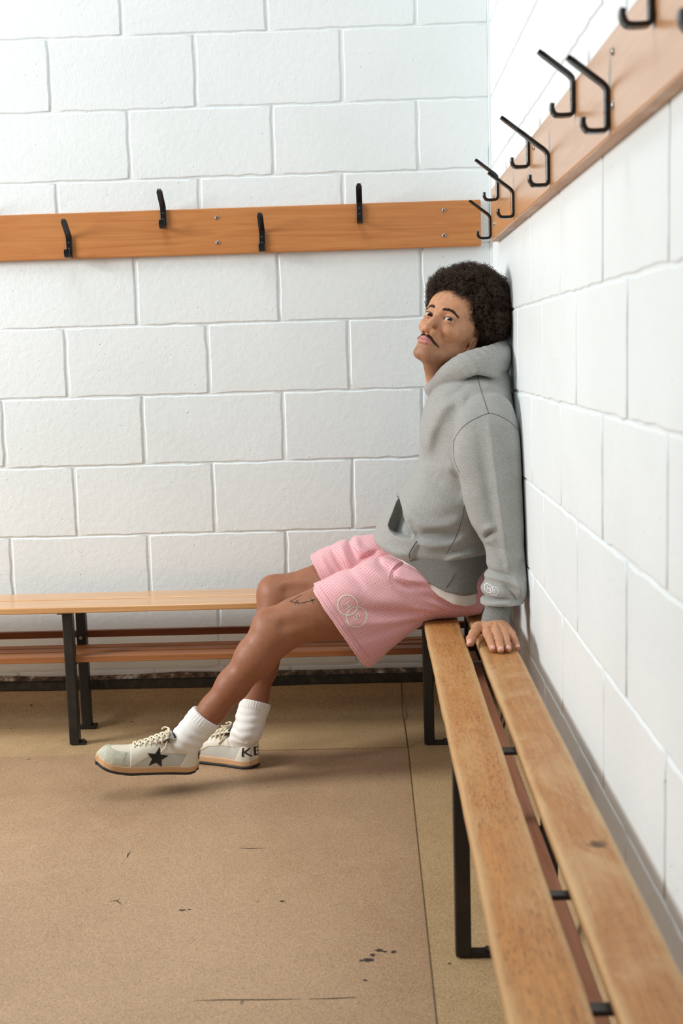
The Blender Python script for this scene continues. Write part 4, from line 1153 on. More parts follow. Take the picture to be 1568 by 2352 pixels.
HF_S = [  # sleeve folds
    ([(1124, 965), (1130, 1010), (1136, 1070), (1143, 1130), (1150, 1190), (1157, 1250), (1162, 1296)], -0.76, 0.0065, 0.010),
    ([(1100, 990), (1108, 1050), (1118, 1110), (1128, 1180), (1138, 1240)], -0.75, -0.0045, 0.016),
    ([(1160, 1000), (1168, 1070), (1172, 1140), (1178, 1220)], -0.76, -0.004, 0.016),
    ([(1118, 1242), (1127, 1230), (1137, 1228)], -0.80, -0.010, 0.0075),
    ([(1114, 1222), (1126, 1215), (1142, 1217)], -0.80, 0.006, 0.009),
    ([(1118, 1258), (1136, 1264), (1156, 1290), (1160, 1310)], -0.82, -0.004, 0.008),
    ([(1150, 1272), (1166, 1290), (1172, 1310)], -0.83, 0.004, 0.010),
    ([(1118, 1318), (1140, 1325), (1165, 1330), (1190, 1345)], -0.84, -0.0055, 0.008),
    ([(1106, 1345), (1130, 1336), (1160, 1338), (1196, 1352), (1212, 1362)], -0.85, 0.006, 0.008),
    ([(1160, 1352), (1174, 1364), (1184, 1382), (1188, 1396)], -0.86, -0.007, 0.007),
    ([(1185, 1330), (1196, 1350), (1204, 1380)], -0.84, 0.006, 0.010),
    ([(1108, 1384), (1130, 1387), (1160, 1386), (1178, 1388)], -0.87, -0.007, 0.0040),
    ([(1106, 1392), (1130, 1395), (1160, 1394), (1180, 1400)], -0.87, 0.004, 0.005),
    ([(1206, 1290), (1196, 1310), (1200, 1340)], -0.82, -0.006, 0.010),
]
def hoodie_sdf(P):
    Q = mir(P)
    d = TOR(Q)
    d = folds(Q, d, [(a_, b_, 1.4*c_, d_) for a_, b_, c_, d_ in HF_T], -0.50)
    x = Q[:, 0]; zc = np.interp(x, HEMC[:, 0], HEMC[:, 1]).astype(f32)
    d = smax(d, zc-Q[:, 2], 0.020)
    pq = Q[:, [0, 2]]; m_ = (np.abs(d) < 0.10) & (x < -0.25) & (Q[:, 2] < 0.65)
    if m_.any():
        pan = polysdf(pq[m_], PANEL); hol = polysdf(pq[m_], POCK); dd = d[m_]
        dd = dd-0.0065*sstep(0.004, -0.003, pan)
        dd = smax(dd, -np.maximum(np.maximum(hol, Q[m_][:, 1]+0.53), -dd-0.040), 0.004)
        d = d.copy(); d[m_] = dd
    QS = Q.copy(); far_ = P[:, 1] > YM; QS[:, 1] -= np.where(far_, np.interp(P[:, 2], [0.30, 0.85], [0.115, 0.0]), 0).astype(f32)
    s_ = SLV(QS); s_ = folds(QS, s_, [(a_, b_, 1.5*c_, d_) for a_, b_, c_, d_ in HF_S], -0.56)
    d = smin(d, s_, 0.012)
    h = None
    for j in range(6):
        t = j/5; q = chain(Q, HSHEET[j], [0.0085+0.004*math.sin(math.pi*t)]*len(HSHEET[j]), 0.004)
        h = q if h is None else smin(h, q, 0.014)
    h = smin(h, cap(Q, at(1135, 835, -0.50), at(1150, 830, -0.46), 0.022, 0.028), 0.02)
    d = smin(d, h, 0.004)
    d = d-0.0011*wob(P, 70.0, 4)
    nk = cap(P, NK0, NK1, 0.068, 0.068); d = smax(d, -nk, 0.010)                # neck opening
    nk2 = head_sdf_local(w2h(P))*f32(HS) if False else None
    return smax(d, P[:, 0]+0.0035, 0.006)
Vc, Fc = sdf_mesh(hoodie_sdf, (-0.45, -0.90, 0.36), (0.01, -0.02, 1.10), 0.0027)
hoodie = np_mesh('hoodie', Vc, Fc, M['fleece'], man); hoodie['label'] = 'oversized grey marl hooded sweatshirt'
HB = bvh_of(Vc, Fc)
# ribbed hem and the white shirt below it
def lower_loft(off):
    rw = []
    for py, xf, xb, hw in ((1240, 872, 1134, 0.200), (1270, 876, 1128, 0.204), (1300, 900, 1120, 0.208), (1330, 920, 1116, 0.211), (1360, 935, 1112, 0.213), (1400, 945, 1108, 0.214)):
        a, b = at(xf, py, YM-0.01), at(xb, py, YM-0.01); rw.append((a[2], (a[0]+b[0])/2, YM, (b[0]-a[0])/2+off, hw+off, 2.4))
    return Loft(2, rw, 0.004)
RIB, SHR = lower_loft(0.0), lower_loft(-0.0045)
RIBC = np.array([at(x, y, -0.62)[[0, 2]] for x, y in ((820, 1240), (870, 1262), (920, 1284), (948, 1298), (966, 1314), (985, 1335), (1020, 1352), (1060, 1362), (1100, 1363), (1160, 1360))])
SHC = np.array([at(x, y, -0.62)[[0, 2]] for x, y in ((820, 1246), (870, 1269), (915, 1290), (949, 1304), (971, 1332), (1006, 1363), (1038, 1381), (1070, 1388), (1100, 1386), (1160, 1380))])
def rib_sdf(P):
    Q = mir(P); d = RIB(Q); d = smax(d, np.interp(Q[:, 0], RIBC[:, 0], RIBC[:, 1]).astype(f32)-Q[:, 2], 0.005)
    return smax(smax(d, Q[:, 2]-0.55, 0.002), Q[:, 0]+0.005, 0.004)
def shirt_sdf(P):
    Q = mir(P); d = SHR(Q)-0.0012*wob(P, 90, 6); d = smax(d, np.interp(Q[:, 0], SHC[:, 0], SHC[:, 1]).astype(f32)-Q[:, 2], 0.004)
    return smax(smax(d, Q[:, 2]-0.52, 0.002), Q[:, 0]+0.006, 0.004)
Vr, Fr = sdf_mesh(rib_sdf, (-0.42, -0.70, 0.30), (0.01, -0.22, 0.56), 0.003); rib = np_mesh('ribbed_hem', Vr, Fr, M['rib_hem'], hoodie)
Vs, Fs = sdf_mesh(shirt_sdf, (-0.42, -0.70, 0.30), (0.01, -0.22, 0.53), 0.003); shirt = np_mesh('undershirt', Vs, Fs, M['shirt'], man); shirt['label'] = 'white undershirt hem showing below the hoodie'
RBV = bvh_of(Vr, Fr)
# cuffs
crow = []
for py, xl, xr, Y, hy in ((1385, 1113, 1180, -0.775, 0.036), (1400, 1112, 1174, -0.782, 0.036), (1416, 1107, 1170, -0.788, 0.036), (1431, 1104, 1171, -0.794, 0.037)):
    Y -= 0.008; a, b = at(xl, py, Y), at(xr, py, Y); crow.append((a[2], (a[0]+b[0])/2, Y, (b[0]-a[0])/2, hy, 2.2))
CUF = Loft(2, crow, 0.002)
def cuff_sdf(P):
    d = CUF(P); return np.maximum(d, -(d+0.0030)) if False else d
Vk, Fk = sdf_mesh(lambda P: smax(CUF(P), -(CUF(P)+0.0032)-1e9*(P[:, 2] > crow[0][0]-0.004), 0.001) if False else CUF(P), (-0.16, -0.88, 0.28), (-0.02, -0.72, 0.40), 0.0020)
np_mesh('cuff', Vk, Fk, M['rib_cuff'], hoodie)
np_mesh('cuff', Vk*np.array([1, -1, 1])+np.array([0, 2*YM-0.105, 0]), Fk[:, ::-1], M['rib_cuff'], hoodie)
# seams
for pts in ([(1095, 858), (1101, 885), (1112, 920), (1122, 950)], [(1042, 1045), (1041, 1022), (1047, 1002), (1062, 982), (1085, 965), (1122, 950), (1150, 957), (1172, 970), (1190, 988)], [(1042, 1045), (1046, 1065), (1055, 1086)],
            [(1066, 1160), (1061, 1190), (1052, 1220), (1038, 1250), (1024, 1273)]):
    seam_tube('seam', HB, pts, 0.0008, M['thread'], hoodie, 12, 0.0002)
seam_tube('pocket_edge', HB, [(911, 1139), (915, 1144), (917, 1151)], 0.0011, M['thread'], hoodie, 8, 0.0002)
seam_tube('pocket_edge', HB, [(957, 1243), (947, 1258), (940, 1272), (940, 1282)], 0.0013, M['thread'], hoodie, 8, 0.0002)
seam_tube('seam', RBV, [(1046, 1317), (1036, 1332), (1024, 1349)], 0.0009, M['thread'], hoodie, 10, 0.0002)
# circle and letter prints laid on the cloth
def print_on(name, bvh, polylines, closed, wd, m, parent, org, lift=0.0008, direction=(0, 1, 0)):
    """flat ribbons of width wd laid on a surface: polylines of points in the plane y = org_y (x, z)"""
    V, F = [], []
    for pl, cl in zip(polylines, closed):
        n = len(pl); base = len(V); pl = [np.array(p, float) for p in pl]
        ok = True; tmp = []
        for i, p in enumerate(pl):
            t = (pl[(i+1) % n]-pl[(i-1) % n]) if cl else pl[min(i+1, n-1)]-pl[max(i-1, 0)]
            t = t/(np.linalg.norm(t)+1e-9); nn = np.array([-t[1], t[0]])
            for s_ in (-1, 1):
                q = p+nn*wd/2*s_
                h, nrm = ray(bvh, (q[0], org, q[1]), direction)
                if h is None: ok = False; break
                if nrm@np.array(direction) > 0: nrm = -nrm
                tmp.append(h+nrm*lift)
            if not ok: break
        if not ok: continue
        V += tmp
        for i in range(n if cl else n-1):
            j = (i+1) % n; F.append((base+2*i, base+2*i+1, base+2*j+1, base+2*j))
    return mesh(name, V, F, m, parent) if V else None
def circ(c, r, n=40): return [(c[0]+r*math.cos(2*math.pi*k/n), c[1]+r*math.sin(2*math.pi*k/n)) for k in range(n)]
def letter(ch, c, h, rot):
    if ch == 'H': st = [[(-.36, -.5), (-.36, 0), (-.36, .5)], [(.36, -.5), (.36, 0), (.36, .5)], [(-.36, 0), (0, 0), (.36, 0)]]
    else: st = [[tuple(p) for p in cr([(.30, .34), (.12, .49), (-.12, .48), (-.30, .30), (-.20, .10), (.06, -.02), (.28, -.16), (.28, -.36), (.08, -.50), (-.14, -.49), (-.33, -.32)], 3)]]
    ca, sa = math.cos(rot), math.sin(rot)
    return [[(c[0]+h*(x*ca-y*sa), c[1]+h*(x*sa+y*ca)) for x, y in s_] for s_ in st]
def badge(name, bvh, pH, pS, r, hgt, rot, wd, wl, m, parent, Y, org):
    a, b = at(*pH, Y)[[0, 2]], at(*pS, Y)[[0, 2]]
    print_on(name, bvh, [circ(a, r), circ(b, r)], [True, True], wd, m, parent, org)
    L = letter('H', a, hgt, rot)+letter('S', b, hgt, rot)
    print_on('letters', bvh, L, [False]*len(L), wl, m, parent, org)
badge('cuff_badge', HB, (1129.0, 1365), (1141.0, 1368.5), 0.0094, 0.0074, -0.20, 0.0012, 0.0010, M['white_print'], hoodie, -0.875, -1.0)

# ------------------------------------------------------------------ shorts
def srow_x(px, top, bot, Yc, hw, e=2.6, Y=-0.60):
    a, b = at(px, top, Y), at(px, bot, Y); return (a[0], Yc, (a[2]+b[2])/2, hw, (a[2]-b[2])/2, e)
NEAR = Loft(0, [srow_x(690, 1352, 1560, -0.605, 0.105), srow_x(716, 1344, 1558, -0.605, 0.107), srow_x(750, 1330, 1552, -0.602, 0.109), srow_x(790, 1312, 1545, -0.595, 0.111), srow_x(845, 1293, 1530, -0.580, 0.112), srow_x(900, 1280, 1486, -0.562, 0.115),
                srow_x(950, 1276, 1450, -0.550, 0.116), srow_x(985, 1282, 1432, -0.540, 0.118), srow_x(1030, 1300, 1428, -0.525, 0.120), srow_x(1075, 1340, 1424, -0.510, 0.12), srow_x(1108, 1372, 1420, -0.50, 0.11)], 0.02)
def frow_x(px, top, bot, Yc, hw, e=2.4, Y=-0.38): return srow_x(px, top, bot, Yc-0.038+0.02*(px-690)/400, hw*0.86, e, Y)
FAR = Loft(0, [frow_x(690, 1284, 1420, -0.345, 0.098), frow_x(713, 1274, 1420, -0.345, 0.100), frow_x(750, 1256, 1412, -0.348, 0.102), frow_x(800, 1236, 1400, -0.352, 0.104), frow_x(862, 1228, 1390, -0.36, 0.108), frow_x(930, 1240, 1385, -0.37, 0.112), frow_x(1000, 1280, 1380, -0.38, 0.115), frow_x(1090, 1330, 1380, -0.40, 0.11)], 0.02)
NHEM = (at(715, 1343, -0.62)[[0, 2]], at(846, 1533, -0.62)[[0, 2]])
FHEM = (at(711, 1271, -0.36)[[0, 2]], at(800, 1408, -0.36)[[0, 2]])
def hemplane(P, h, yw):
    t = h[1]-h[0]; t = t/np.linalg.norm(t); n_ = np.array([-t[1], t[0]]); n_ = n_ if n_[0] < 0 else -n_
    return ((P[:, [0, 2]]-h[0].astype(f32))@n_.astype(f32))
SF_N = [
    ([(830, 1300), (870, 1320), (905, 1345), (930, 1362)], -0.66, 0.0045, 0.010),
    ([(770, 1340), (820, 1360), (880, 1380), (960, 1392)], -0.68, 0.006, 0.020),
    ([(800, 1395), (870, 1405), (940, 1410), (985, 1405)], -0.68, -0.0055, 0.012),
    ([(790, 1430), (860, 1430), (930, 1426), (980, 1420)], -0.68, 0.004, 0.012),
    ([(820, 1465), (880, 1452), (940, 1438), (975, 1430)], -0.68, -0.005, 0.012),
    ([(900, 1335), (930, 1345), (975, 1352)], -0.66, -0.006, 0.008),
    ([(905, 1318), (940, 1330), (985, 1338)], -0.66, 0.006, 0.008),
    ([(860, 1285), (880, 1300), (905, 1308)], -0.62, -0.006, 0.008),
    ([(780, 1310), (810, 1325), (840, 1355)], -0.66, -0.0035, 0.010),
    ([(960, 1360), (1010, 1378), (1050, 1394)], -0.64, -0.004, 0.009),
    ([(985, 1376), (1020, 1392), (1060, 1404)], -0.64, 0.004, 0.009),
    ([(940, 1395), (975, 1400), (1010, 1406)], -0.66, 0.004, 0.008),
]
SF_F = [
    ([(760, 1262), (778, 1290), (795, 1312)], -0.44, -0.006, 0.008), ([(780, 1250), (792, 1275), (808, 1298)], -0.44, 0.005, 0.008),
    ([(798, 1240), (806, 1262), (822, 1285)], -0.44, -0.008, 0.008), ([(815, 1236), (826, 1258), (850, 1266)], -0.44, 0.006, 0.010), ([(822, 1288), (850, 1272), (872, 1262)], -0.44, -0.007, 0.008), ([(735, 1275), (750, 1300), (768, 1322)], -0.44, 0.004, 0.009),
]
def shorts_sdf(P):
    n_ = NEAR(P); n_ = folds(P, n_, [(a_, b_, 1.5*c_, d_) for a_, b_, c_, d_ in SF_N], -0.54)
    g = folds(P, FAR(P), [(a_, b_, 1.4*c_, d_) for a_, b_, c_, d_ in SF_F], -0.30)
    hn, hf = hemplane(P, NHEM, 0), hemplane(P, FHEM, 0)
    hn = hn+0.003*np.sin(P[:, 1]*60)
    body_n = smax(n_, hn, 0.003); body_n = smax(body_n, -smax(n_+0.0060+0.06*np.clip(-hn, 0, 1), -(hn+0.055), 0.004), 0.002)
    body_f = smax(g, hf, 0.003); body_f = smax(body_f, -smax(g+0.0060+0.06*np.clip(-hf, 0, 1), -(hf+0.055), 0.004), 0.002)
    d = smin(body_n, body_f, 0.014)
    pel = ell(P, (-0.150, YM, 0.372), (0.125, 0.178, 0.088)); d = smin(d, pel, 0.03)
    d = d-0.0009*wob(P, 80.0, 8)
    seat = np.maximum(P[:, 2]-0.2795, -(P[:, 0]+0.268))                        # stays above the bench
    d = smax(d, -np.maximum(P[:, 2]-0.2795, -0.2685-P[:, 0]), 0.004)
    # pocket mouth: a shallow slit
    d = folds(P, d, [([(897, 1336), (902, 1318), (915, 1304), (935, 1299)], -0.66, -0.006, 0.0045), ([(900, 1344), (896, 1326), (906, 1304), (925, 1294)], -0.66, 0.003, 0.005)], -0.55)
    return smax(d, P[:, 0]+0.004, 0.004)
Vp, Fp = sdf_mesh(shorts_sdf, (-0.64, -0.735, 0.10), (0.005, -0.20, 0.56), 0.0026)
shorts = np_mesh('shorts', Vp, Fp, M['pink'], man); shorts['label'] = 'pink perforated mesh sports shorts'
PB = bvh_of(Vp, Fp)
badge('leg_badge', PB, (798.3, 1390.2), (818.5, 1416.6), 0.0268, 0.0172, -0.99, 0.0034, 0.0024, M['cream'], shorts, -0.70, -1.0)
seam_tube('pocket_seam', PB, [(897, 1342), (893, 1326), (900, 1308), (912, 1296), (930, 1290)], 0.0008, M['pink_thread'], shorts, 8, 0.0002)
seam_tube('hem_stitch', PB, [(734, 1347), (760, 1386), (800, 1446), (832, 1490), (850, 1512)], 0.0006, M['pink_thread'], shorts, 12, 0.0001)
for pts in ([(718, 1346), (740, 1381), (770, 1424), (800, 1468), (825, 1504), (844, 1529)],):
    seam_tube('hem_binding', PB, pts, 0.0014, M['pink_plain'], shorts, 12, 0.0002)
# tattoo on the near thigh
LEGB = bvh_of(V1, F1)
def ink(pts, wd):
    q = []
    for x, y in cr(pts, 6):
        p = on_surface(LEGB, x, y, 0.0004)
        if p is not None: q.append(p)
    return q
tk = []
for pts, wd in (([(665, 1377), (680, 1379), (692, 1380), (704, 1377), (716, 1374), (722, 1371)], .0011), ([(665, 1376), (676, 1371), (686, 1364), (691, 1362)], .0007), ([(676, 1384), (681, 1377), (684, 1373)], .0006), ([(684, 1385), (683, 1379), (679, 1374)], .0006), ([(718, 1381), (716, 1374), (711, 1370)], .0006), ([(722, 1376), (718, 1372), (714, 1374)], .0006), ([(689, 1364), (690, 1361)], .0006)):
    pts = [(x+1, y+5) for x, y in pts]
    q = ink(pts, wd)
    if len(q) > 2: tk.append(tube_geo(q, wd, 5))
if tk:
    V, F = [], []
    for v, f in tk: b0 = len(V); V += list(v); F += [tuple(i+b0 for i in g) for g in f]
    o = mesh('tattoo', V, F, M['ink'], body, True); o['label'] = 'barbed wire tattoo above the knee'
# ------------------------------------------------------------------ socks and trainers
SL = 0.290
_wx = spline1([0, .012, .04, .09, .15, .205, .245, .272, .290], [.006, .026, .0345, .0335, .039, .0455, .0440, .0335, .008], 200)
_cy = spline1([0, .05, .12, .20, .26, .29], [0, 0, .002, .004, .001, -.004], 100)          # the last curves inward
_top = spline1([0, .012, .030, .052, .074, .092, .12, .16, .20, .235, .265, .29], [.092, .098, .090, .074, .076, .092, .092, .083, .070, .064, .058, .036], 200)
_zs = spline1([0, .03, .10, .18, .22, .26, .29], [.003, 0, 0, .001, .003, .008, .013], 100)   # toe spring
def shoe_fields(P):
    x = P[:, 0]; w_ = np.interp(x, *_wx).astype(f32); c = np.interp(x, *_cy).astype(f32); z0 = np.interp(x, *_zs).astype(f32); top = np.interp(x, *_top).astype(f32)
    return x, P[:, 1]-c, P[:, 2]-z0, w_, top
def foot_plan(x, y, w_, off):
    d = np.abs(y)-(w_+off); return np.maximum(d, np.maximum(-off-x, x-SL-off))
def sole_sdf(P):
    x, y, z, w_, top = shoe_fields(P); d = foot_plan(x, y, w_, 0.0035)
    return smax(d, np.maximum(z-0.0265-0.004*sstep(.24, .29, x), 0.0065-z), 0.004)
def outsole_sdf(P):
    x, y, z, w_, top = shoe_fields(P); d = foot_plan(x, y, w_, 0.0042)
    return smax(d, np.maximum(z-0.0075-0.006*sstep(.235, .285, x), -z), 0.003)
def upper_full(P):
    x, y, z, w_, top = shoe_fields(P)
    b = w_+0.0005; t = np.clip(z/top, 0, 1.3)
    zz = np.clip((z-0.020)/np.maximum(top-0.020, 0.01), 0, None)
    k = (np.abs(y/b)**2.1+zz**2.3)**(1/2.1)
    L = np.sqrt(y*y+np.clip(z-0.02, 0, None)**2)
    d = np.where(k > 0.2, L*(1-1/np.maximum(k, 0.2)), -0.02)
    return smax(smax(d, -x, 0.004), np.maximum(x-SL, 0.018-z), 0.004)
def collar_cut(P):
    x, y, z, w_, top = shoe_fields(P)
    o = ell(P, (0.053, 0, 0.104), (0.042, 0.0285, 0.046))
    return o
def upper_sdf(P):
    d = upper_full(P)
    # throat channel where the tongue shows
    x, y, z, w_, top = shoe_fields(P)
    ch = np.maximum(np.abs(y)-(0.0125-0.04*(x-0.11)), np.maximum(0.086-x, x-0.192))
    d = smax(d, -np.maximum(ch, -d-0.004), 0.003)
    return smax(d, -collar_cut(P), 0.005)
def region(fn, off):
    """a thin layer standing proud of the upper where fn < 0"""
    def f(P):
        d = upper_full(P)-off
        d = smax(d, -collar_cut(P)-off*0.6, 0.004)
        return smax(smax(d, fn(P), 0.0016), -(upper_full(P)+0.004), 0.001)
    return f
def toecap_r(P):
    x, y, z, w_, top = shoe_fields(P)
    vamp = np.sqrt(((x-0.205)/0.050)**2+(y/0.0265)**2)-1
    vamp = np.where(z > 0.040, vamp, 9)
    a = np.maximum(0.206-x+0.55*np.abs(y)-0.010, -vamp*0.03)
    return np.maximum(a, -9)
def vamp_r(P):
    x, y, z, w_, top = shoe_fields(P)
    return (np.sqrt(((x-0.205)/0.050)**2+(y/0.0265)**2)-1)*0.03+np.where(z > 0.036, 0, 9)+np.where((np.abs(y) < 0.010) & (x < 0.185), 9, 0)
def eyestay_r(P):
    x, y, z, w_, top = shoe_fields(P)
    lowz = np.interp(x, [0.052, 0.075, 0.10, 0.15, 0.185, 0.205], [0.062, 0.060, 0.062, 0.055, 0.034, 0.020]).astype(f32)
    a = np.maximum(lowz-z, np.maximum(0.056-x, x-0.202)); ch = np.abs(y)-(0.0128-0.04*(x-0.11))
    return np.maximum(a, np.where(x > 0.086, -ch, -1))
def heel_r(P):
    x, y, z, w_, top = shoe_fields(P); return x-0.058+0.42*(z-0.02)-0.0
def heeltab_r(P):
    x, y, z, w_, top = shoe_fields(P); return np.maximum(x-0.045+0.9*(z-0.070), 0.072-z)
def tongue_sdf(P):
    a = np.array([0.194, 0, 0.061]); b = np.array([0.080, 0, 0.112])
    t = (b-a)/np.linalg.norm(b-a); n_ = np.array([-t[2], 0, t[0]]) if False else np.cross(t, [0, 1, 0])
    q = P-a.astype(f32); u = q@t.astype(f32); v = q[:, 1]; w_ = q@n_.astype(f32)
    w_ = w_*(-1 if n_[2] < 0 else 1)
    ln = float(np.linalg.norm(b-a)); hw = 0.013+0.015*np.clip(u/ln, 0, 1)
    d = np.maximum(np.abs(v)-hw, np.maximum(-u, u-ln)); cur = w_+v*v*6.0+0.004*np.sin(np.clip(u/ln, 0, 1)*3.1)*-1
    return smax(d, np.abs(cur)-0.0032, 0.003)
_cache = {}
def shoe_parts():
    if _cache: return _cache
    lo, hi = (-0.012, -0.062, -0.006), (0.305, 0.062, 0.125)
    for nm, f, h in (('sole', sole_sdf, .0022), ('outsole', outsole_sdf, .0022), ('upper', upper_sdf, .0018), ('toe_cap', region(toecap_r, .0016), .0016), ('vamp_panel', region(vamp_r, .0010), .0018), ('eyelet_stay', region(eyestay_r, .0020), .0016), ('heel_counter', region(heel_r, .0028), .0018), ('heel_tab', region(heeltab_r, .0036), .0018), ('tongue', tongue_sdf, .0018)):
        _cache[nm] = sdf_mesh(f, lo, hi, h)
    return _cache
SHM = {'sole': 'foxing', 'outsole': 'outsole', 'upper': 'shoe_mesh', 'toe_cap': 'suede', 'vamp_panel': 'leather', 'eyelet_stay': 'leather', 'heel_counter': 'leather', 'heel_tab': 'silver', 'tongue': 'leather'}
def shoe(T, flip, label, text_side):
    """T: 4x4 placing shoe space (x to the toe, y to his left, z up) in the world; flip mirrors it for the right foot"""
    sp = shoe_parts(); R3, t3 = T[:3, :3], T[:3, 3]
    fl = np.array([1, -1 if flip else 1, 1])
    W = lambda V: (np.asarray(V)*fl)@R3.T+t3
    wf = lambda F: F[:, ::-1] if flip else F
    V, F = sp['upper']; root = np_mesh('trainer', W(V), wf(F), M['shoe_mesh'], man); root['label'] = label
    allp = [sp[k] for k in ('upper', 'toe_cap', 'eyelet_stay', 'heel_counter')]
    for k in sp:
        if k == 'upper': continue
        np_mesh(k, W(sp[k][0]), wf(sp[k][1]), M[SHM[k]], root)
    JV, JF = join_vf(allp); bv = bvh_of(JV, JF)
    tv = bvh_of(*sp['tongue'])
    # star on the outer side (y > 0)
    def side(x, z, lift, sgn=1):
        p, n_ = ray(bv, (x, 0.12*sgn, z), (0, -sgn, 0))
        return None if p is None else p+(n_ if n_[1]*sgn > 0 else -n_)*lift
    for sgn in (1,):
        V = []; c = (0.125, 0.051); N = 10; rings = 5
        for j in range(rings+1):
            for k in range(N*2):
                kk = k/2; i0 = int(kk); fr = kk-i0
                rad = lambda i: 0.033 if i % 2 == 0 else 0.0145
                pa = (rad(i0)*math.cos(2*math.pi*i0/N+1.72), rad(i0)*math.sin(2*math.pi*i0/N+1.72)); i1 = (i0+1) % N
                pb = (rad(i1)*math.cos(2*math.pi*i1/N+1.72), rad(i1)*math.sin(2*math.pi*i1/N+1.72))
                q = (pa[0]*(1-fr)+pb[0]*fr, pa[1]*(1-fr)+pb[1]*fr)
                p = side(c[0]+q[0]*j/rings, c[1]+q[1]*j/rings*0.92, 0.0014, sgn); V.append(p if p is not None else np.array([c[0], sgn*0.04, c[1]]))
        n2 = N*2; Fq = [(j*n2+k, j*n2+(k+1) % n2, (j+1)*n2+(k+1) % n2, (j+1)*n2+k) for j in range(rings) for k in range(n2)]
        mesh('star', W(V), Fq, M['black'], root, True)
    # laces
    def top(x, y, lift):
        p, n_ = ray(bv, (x, y, 0.2), (0, 0, -1)); q, _ = ray(tv, (x, y, 0.2), (0, 0, -1))
        z = max([v[2] for v in (p, q) if v is not None] or [0.07]); return np.array([x, y, z+lift])
    eye = [(0.189-0.0150*i, 0.0165+0.0012*i) for i in range(7)]
    LV, LF = [], []
    def strand(pts, r=0.0026):
        v, f = tube_geo([Vector(p) for p in pts], r, 6); b0 = len(LV); LV.extend(v); LF.extend([tuple(i+b0 for i in g) for g in f])
    for i in range(len(eye)):
        x, y = eye[i]
        for sg in (1, -1):
            pts = [top(x, sg*(y+0.001), 0.0008), top(x-0.001, sg*(y-0.004), 0.0030)]
            x2, y2 = eye[min(i+1, len(eye)-1)]
            if i < len(eye)-1:
                for u in np.linspace(0.25, 1, 6): pts.append(top(x+(x2-x)*u, sg*(y*(1-u)-y2*u), 0.0030 if sg > 0 else 0.0046))
                strand(pts, 0.0024)
            else:
                strand(pts+[top(x-0.004, 0, 0.004)])
        strand([top(x, y+0.001, 0.0010)]+[top(x+0.001, y*(1-2*u), 0.0034) for u in np.linspace(0, 1, 6)]+[top(x, -y-0.001, 0.0010)], 0.0022)
    kx = eye[-1][0]-0.004
    for sg in (1, -1):
        strand([top(kx, 0, 0.005), top(kx, sg*0.014, 0.009), side(kx+0.010, 0.078, 0.004, sg) if side(kx+0.010, 0.078, 0.004, sg) is not None else top(kx, sg*0.02, 0.004), side(kx+0.022, 0.066, 0.003, sg) if side(kx+0.022, 0.066, 0.003, sg) is not None else top(kx, sg*0.024, 0.002)], 0.0024)
        p0 = top(kx, 0, 0.006); strand(cr([p0, p0+np.array([-0.002, sg*0.012, 0.005]), p0+np.array([0.010, sg*0.022, 0.004]), p0+np.array([0.018, sg*0.012, 0.002])], 4), 0.0024)
    mesh('laces', W(LV), LF, M['lace'], root, True)
    # eyelets
    EV, EF = [], []
    for x, y in eye:
        for sg in (1, -1):
            p = top(x, sg*(y+0.0035), 0.0007); b0 = len(EV); EV.append(p)
            for k in range(8): EV.append(p+np.array([0.0017*math.cos(k*0.785), 0.0017*math.sin(k*0.785), -0.0004]))
            EF += [(b0, b0+1+k, b0+1+(k+1) % 8) for k in range(8)]
    mesh('eyelets', W(EV), EF, M['black'], root)['kind'] = 'stuff'
    # vent holes on the vamp
    HV, HFc = [], []
    for i in range(4):
        for j in range(-2, 3):
            p = top(0.203+0.008*i+0.001*abs(j), j*0.0058, 0.0007); b0 = len(HV); HV.append(p)
            for k in range(6): HV.append(p+np.array([0.0008*math.cos(k*1.047), 0.0008*math.sin(k*1.047), 0]))
            HFc += [(b0, b0+1+k, b0+1+(k+1) % 6) for k in range(6)]
    mesh('vent_holes', W(HV), HFc, M['screw_dark'], root)['kind'] = 'stuff'
    # tongue label: dark edge, grey tag, lettering
    a = np.array([0.081, 0, 0.1115]); t = np.array([0.194, 0, 0.061])-a; t /= np.linalg.norm(t); up = np.array([-t[2], 0, t[0]])
    if up[2] < 0: up = -up
    def ton(u, v, l): return a+t*u+np.array([0, v, 0])+up*(0.0040+l-6.0*v*v)
    def patch(nm, u0, u1, v0, v1, l, m_):
        V = [ton(u0+(u1-u0)*i/2, v0+(v1-v0)*j/8, l) for i in range(3) for j in range(9)]
        V += [ton(u0+(u1-u0)*i/2, v0+(v1-v0)*j/8, l-0.003) for i in range(3) for j in range(9)]
        Fq = [(i*9+j, i*9+j+1, (i+1)*9+j+1, (i+1)*9+j) for i in range(2) for j in range(8)]
        rim = [0, 1, 2, 3, 4, 5, 6, 7, 8, 17, 26, 25, 24, 23, 22, 21, 20, 19, 18, 9]
        Fq += [(rim[k], rim[(k+1) % 20], rim[(k+1) % 20]+27, rim[k]+27) for k in range(20)]
        return mesh(nm, W(V), Fq, m_, root)
    patch('tongue_edge', -0.004, 0.002, -0.027, 0.027, 0.0006, M['black'])
    patch('tongue_patch', 0.004, 0.028, 0.004, 0.0262, 0.0004, M['black'])
    patch('tongue_label', 0.005, 0.0165, 0.0045, 0.0256, 0.0012, M['label'])
    words(root, 'GGDB', lambda u, v: W([ton(0.0108-v, 0.0150-u*1.0, 0.0017)])[0], 0.0082, 0.019, M['black'])
    return root, bv, W
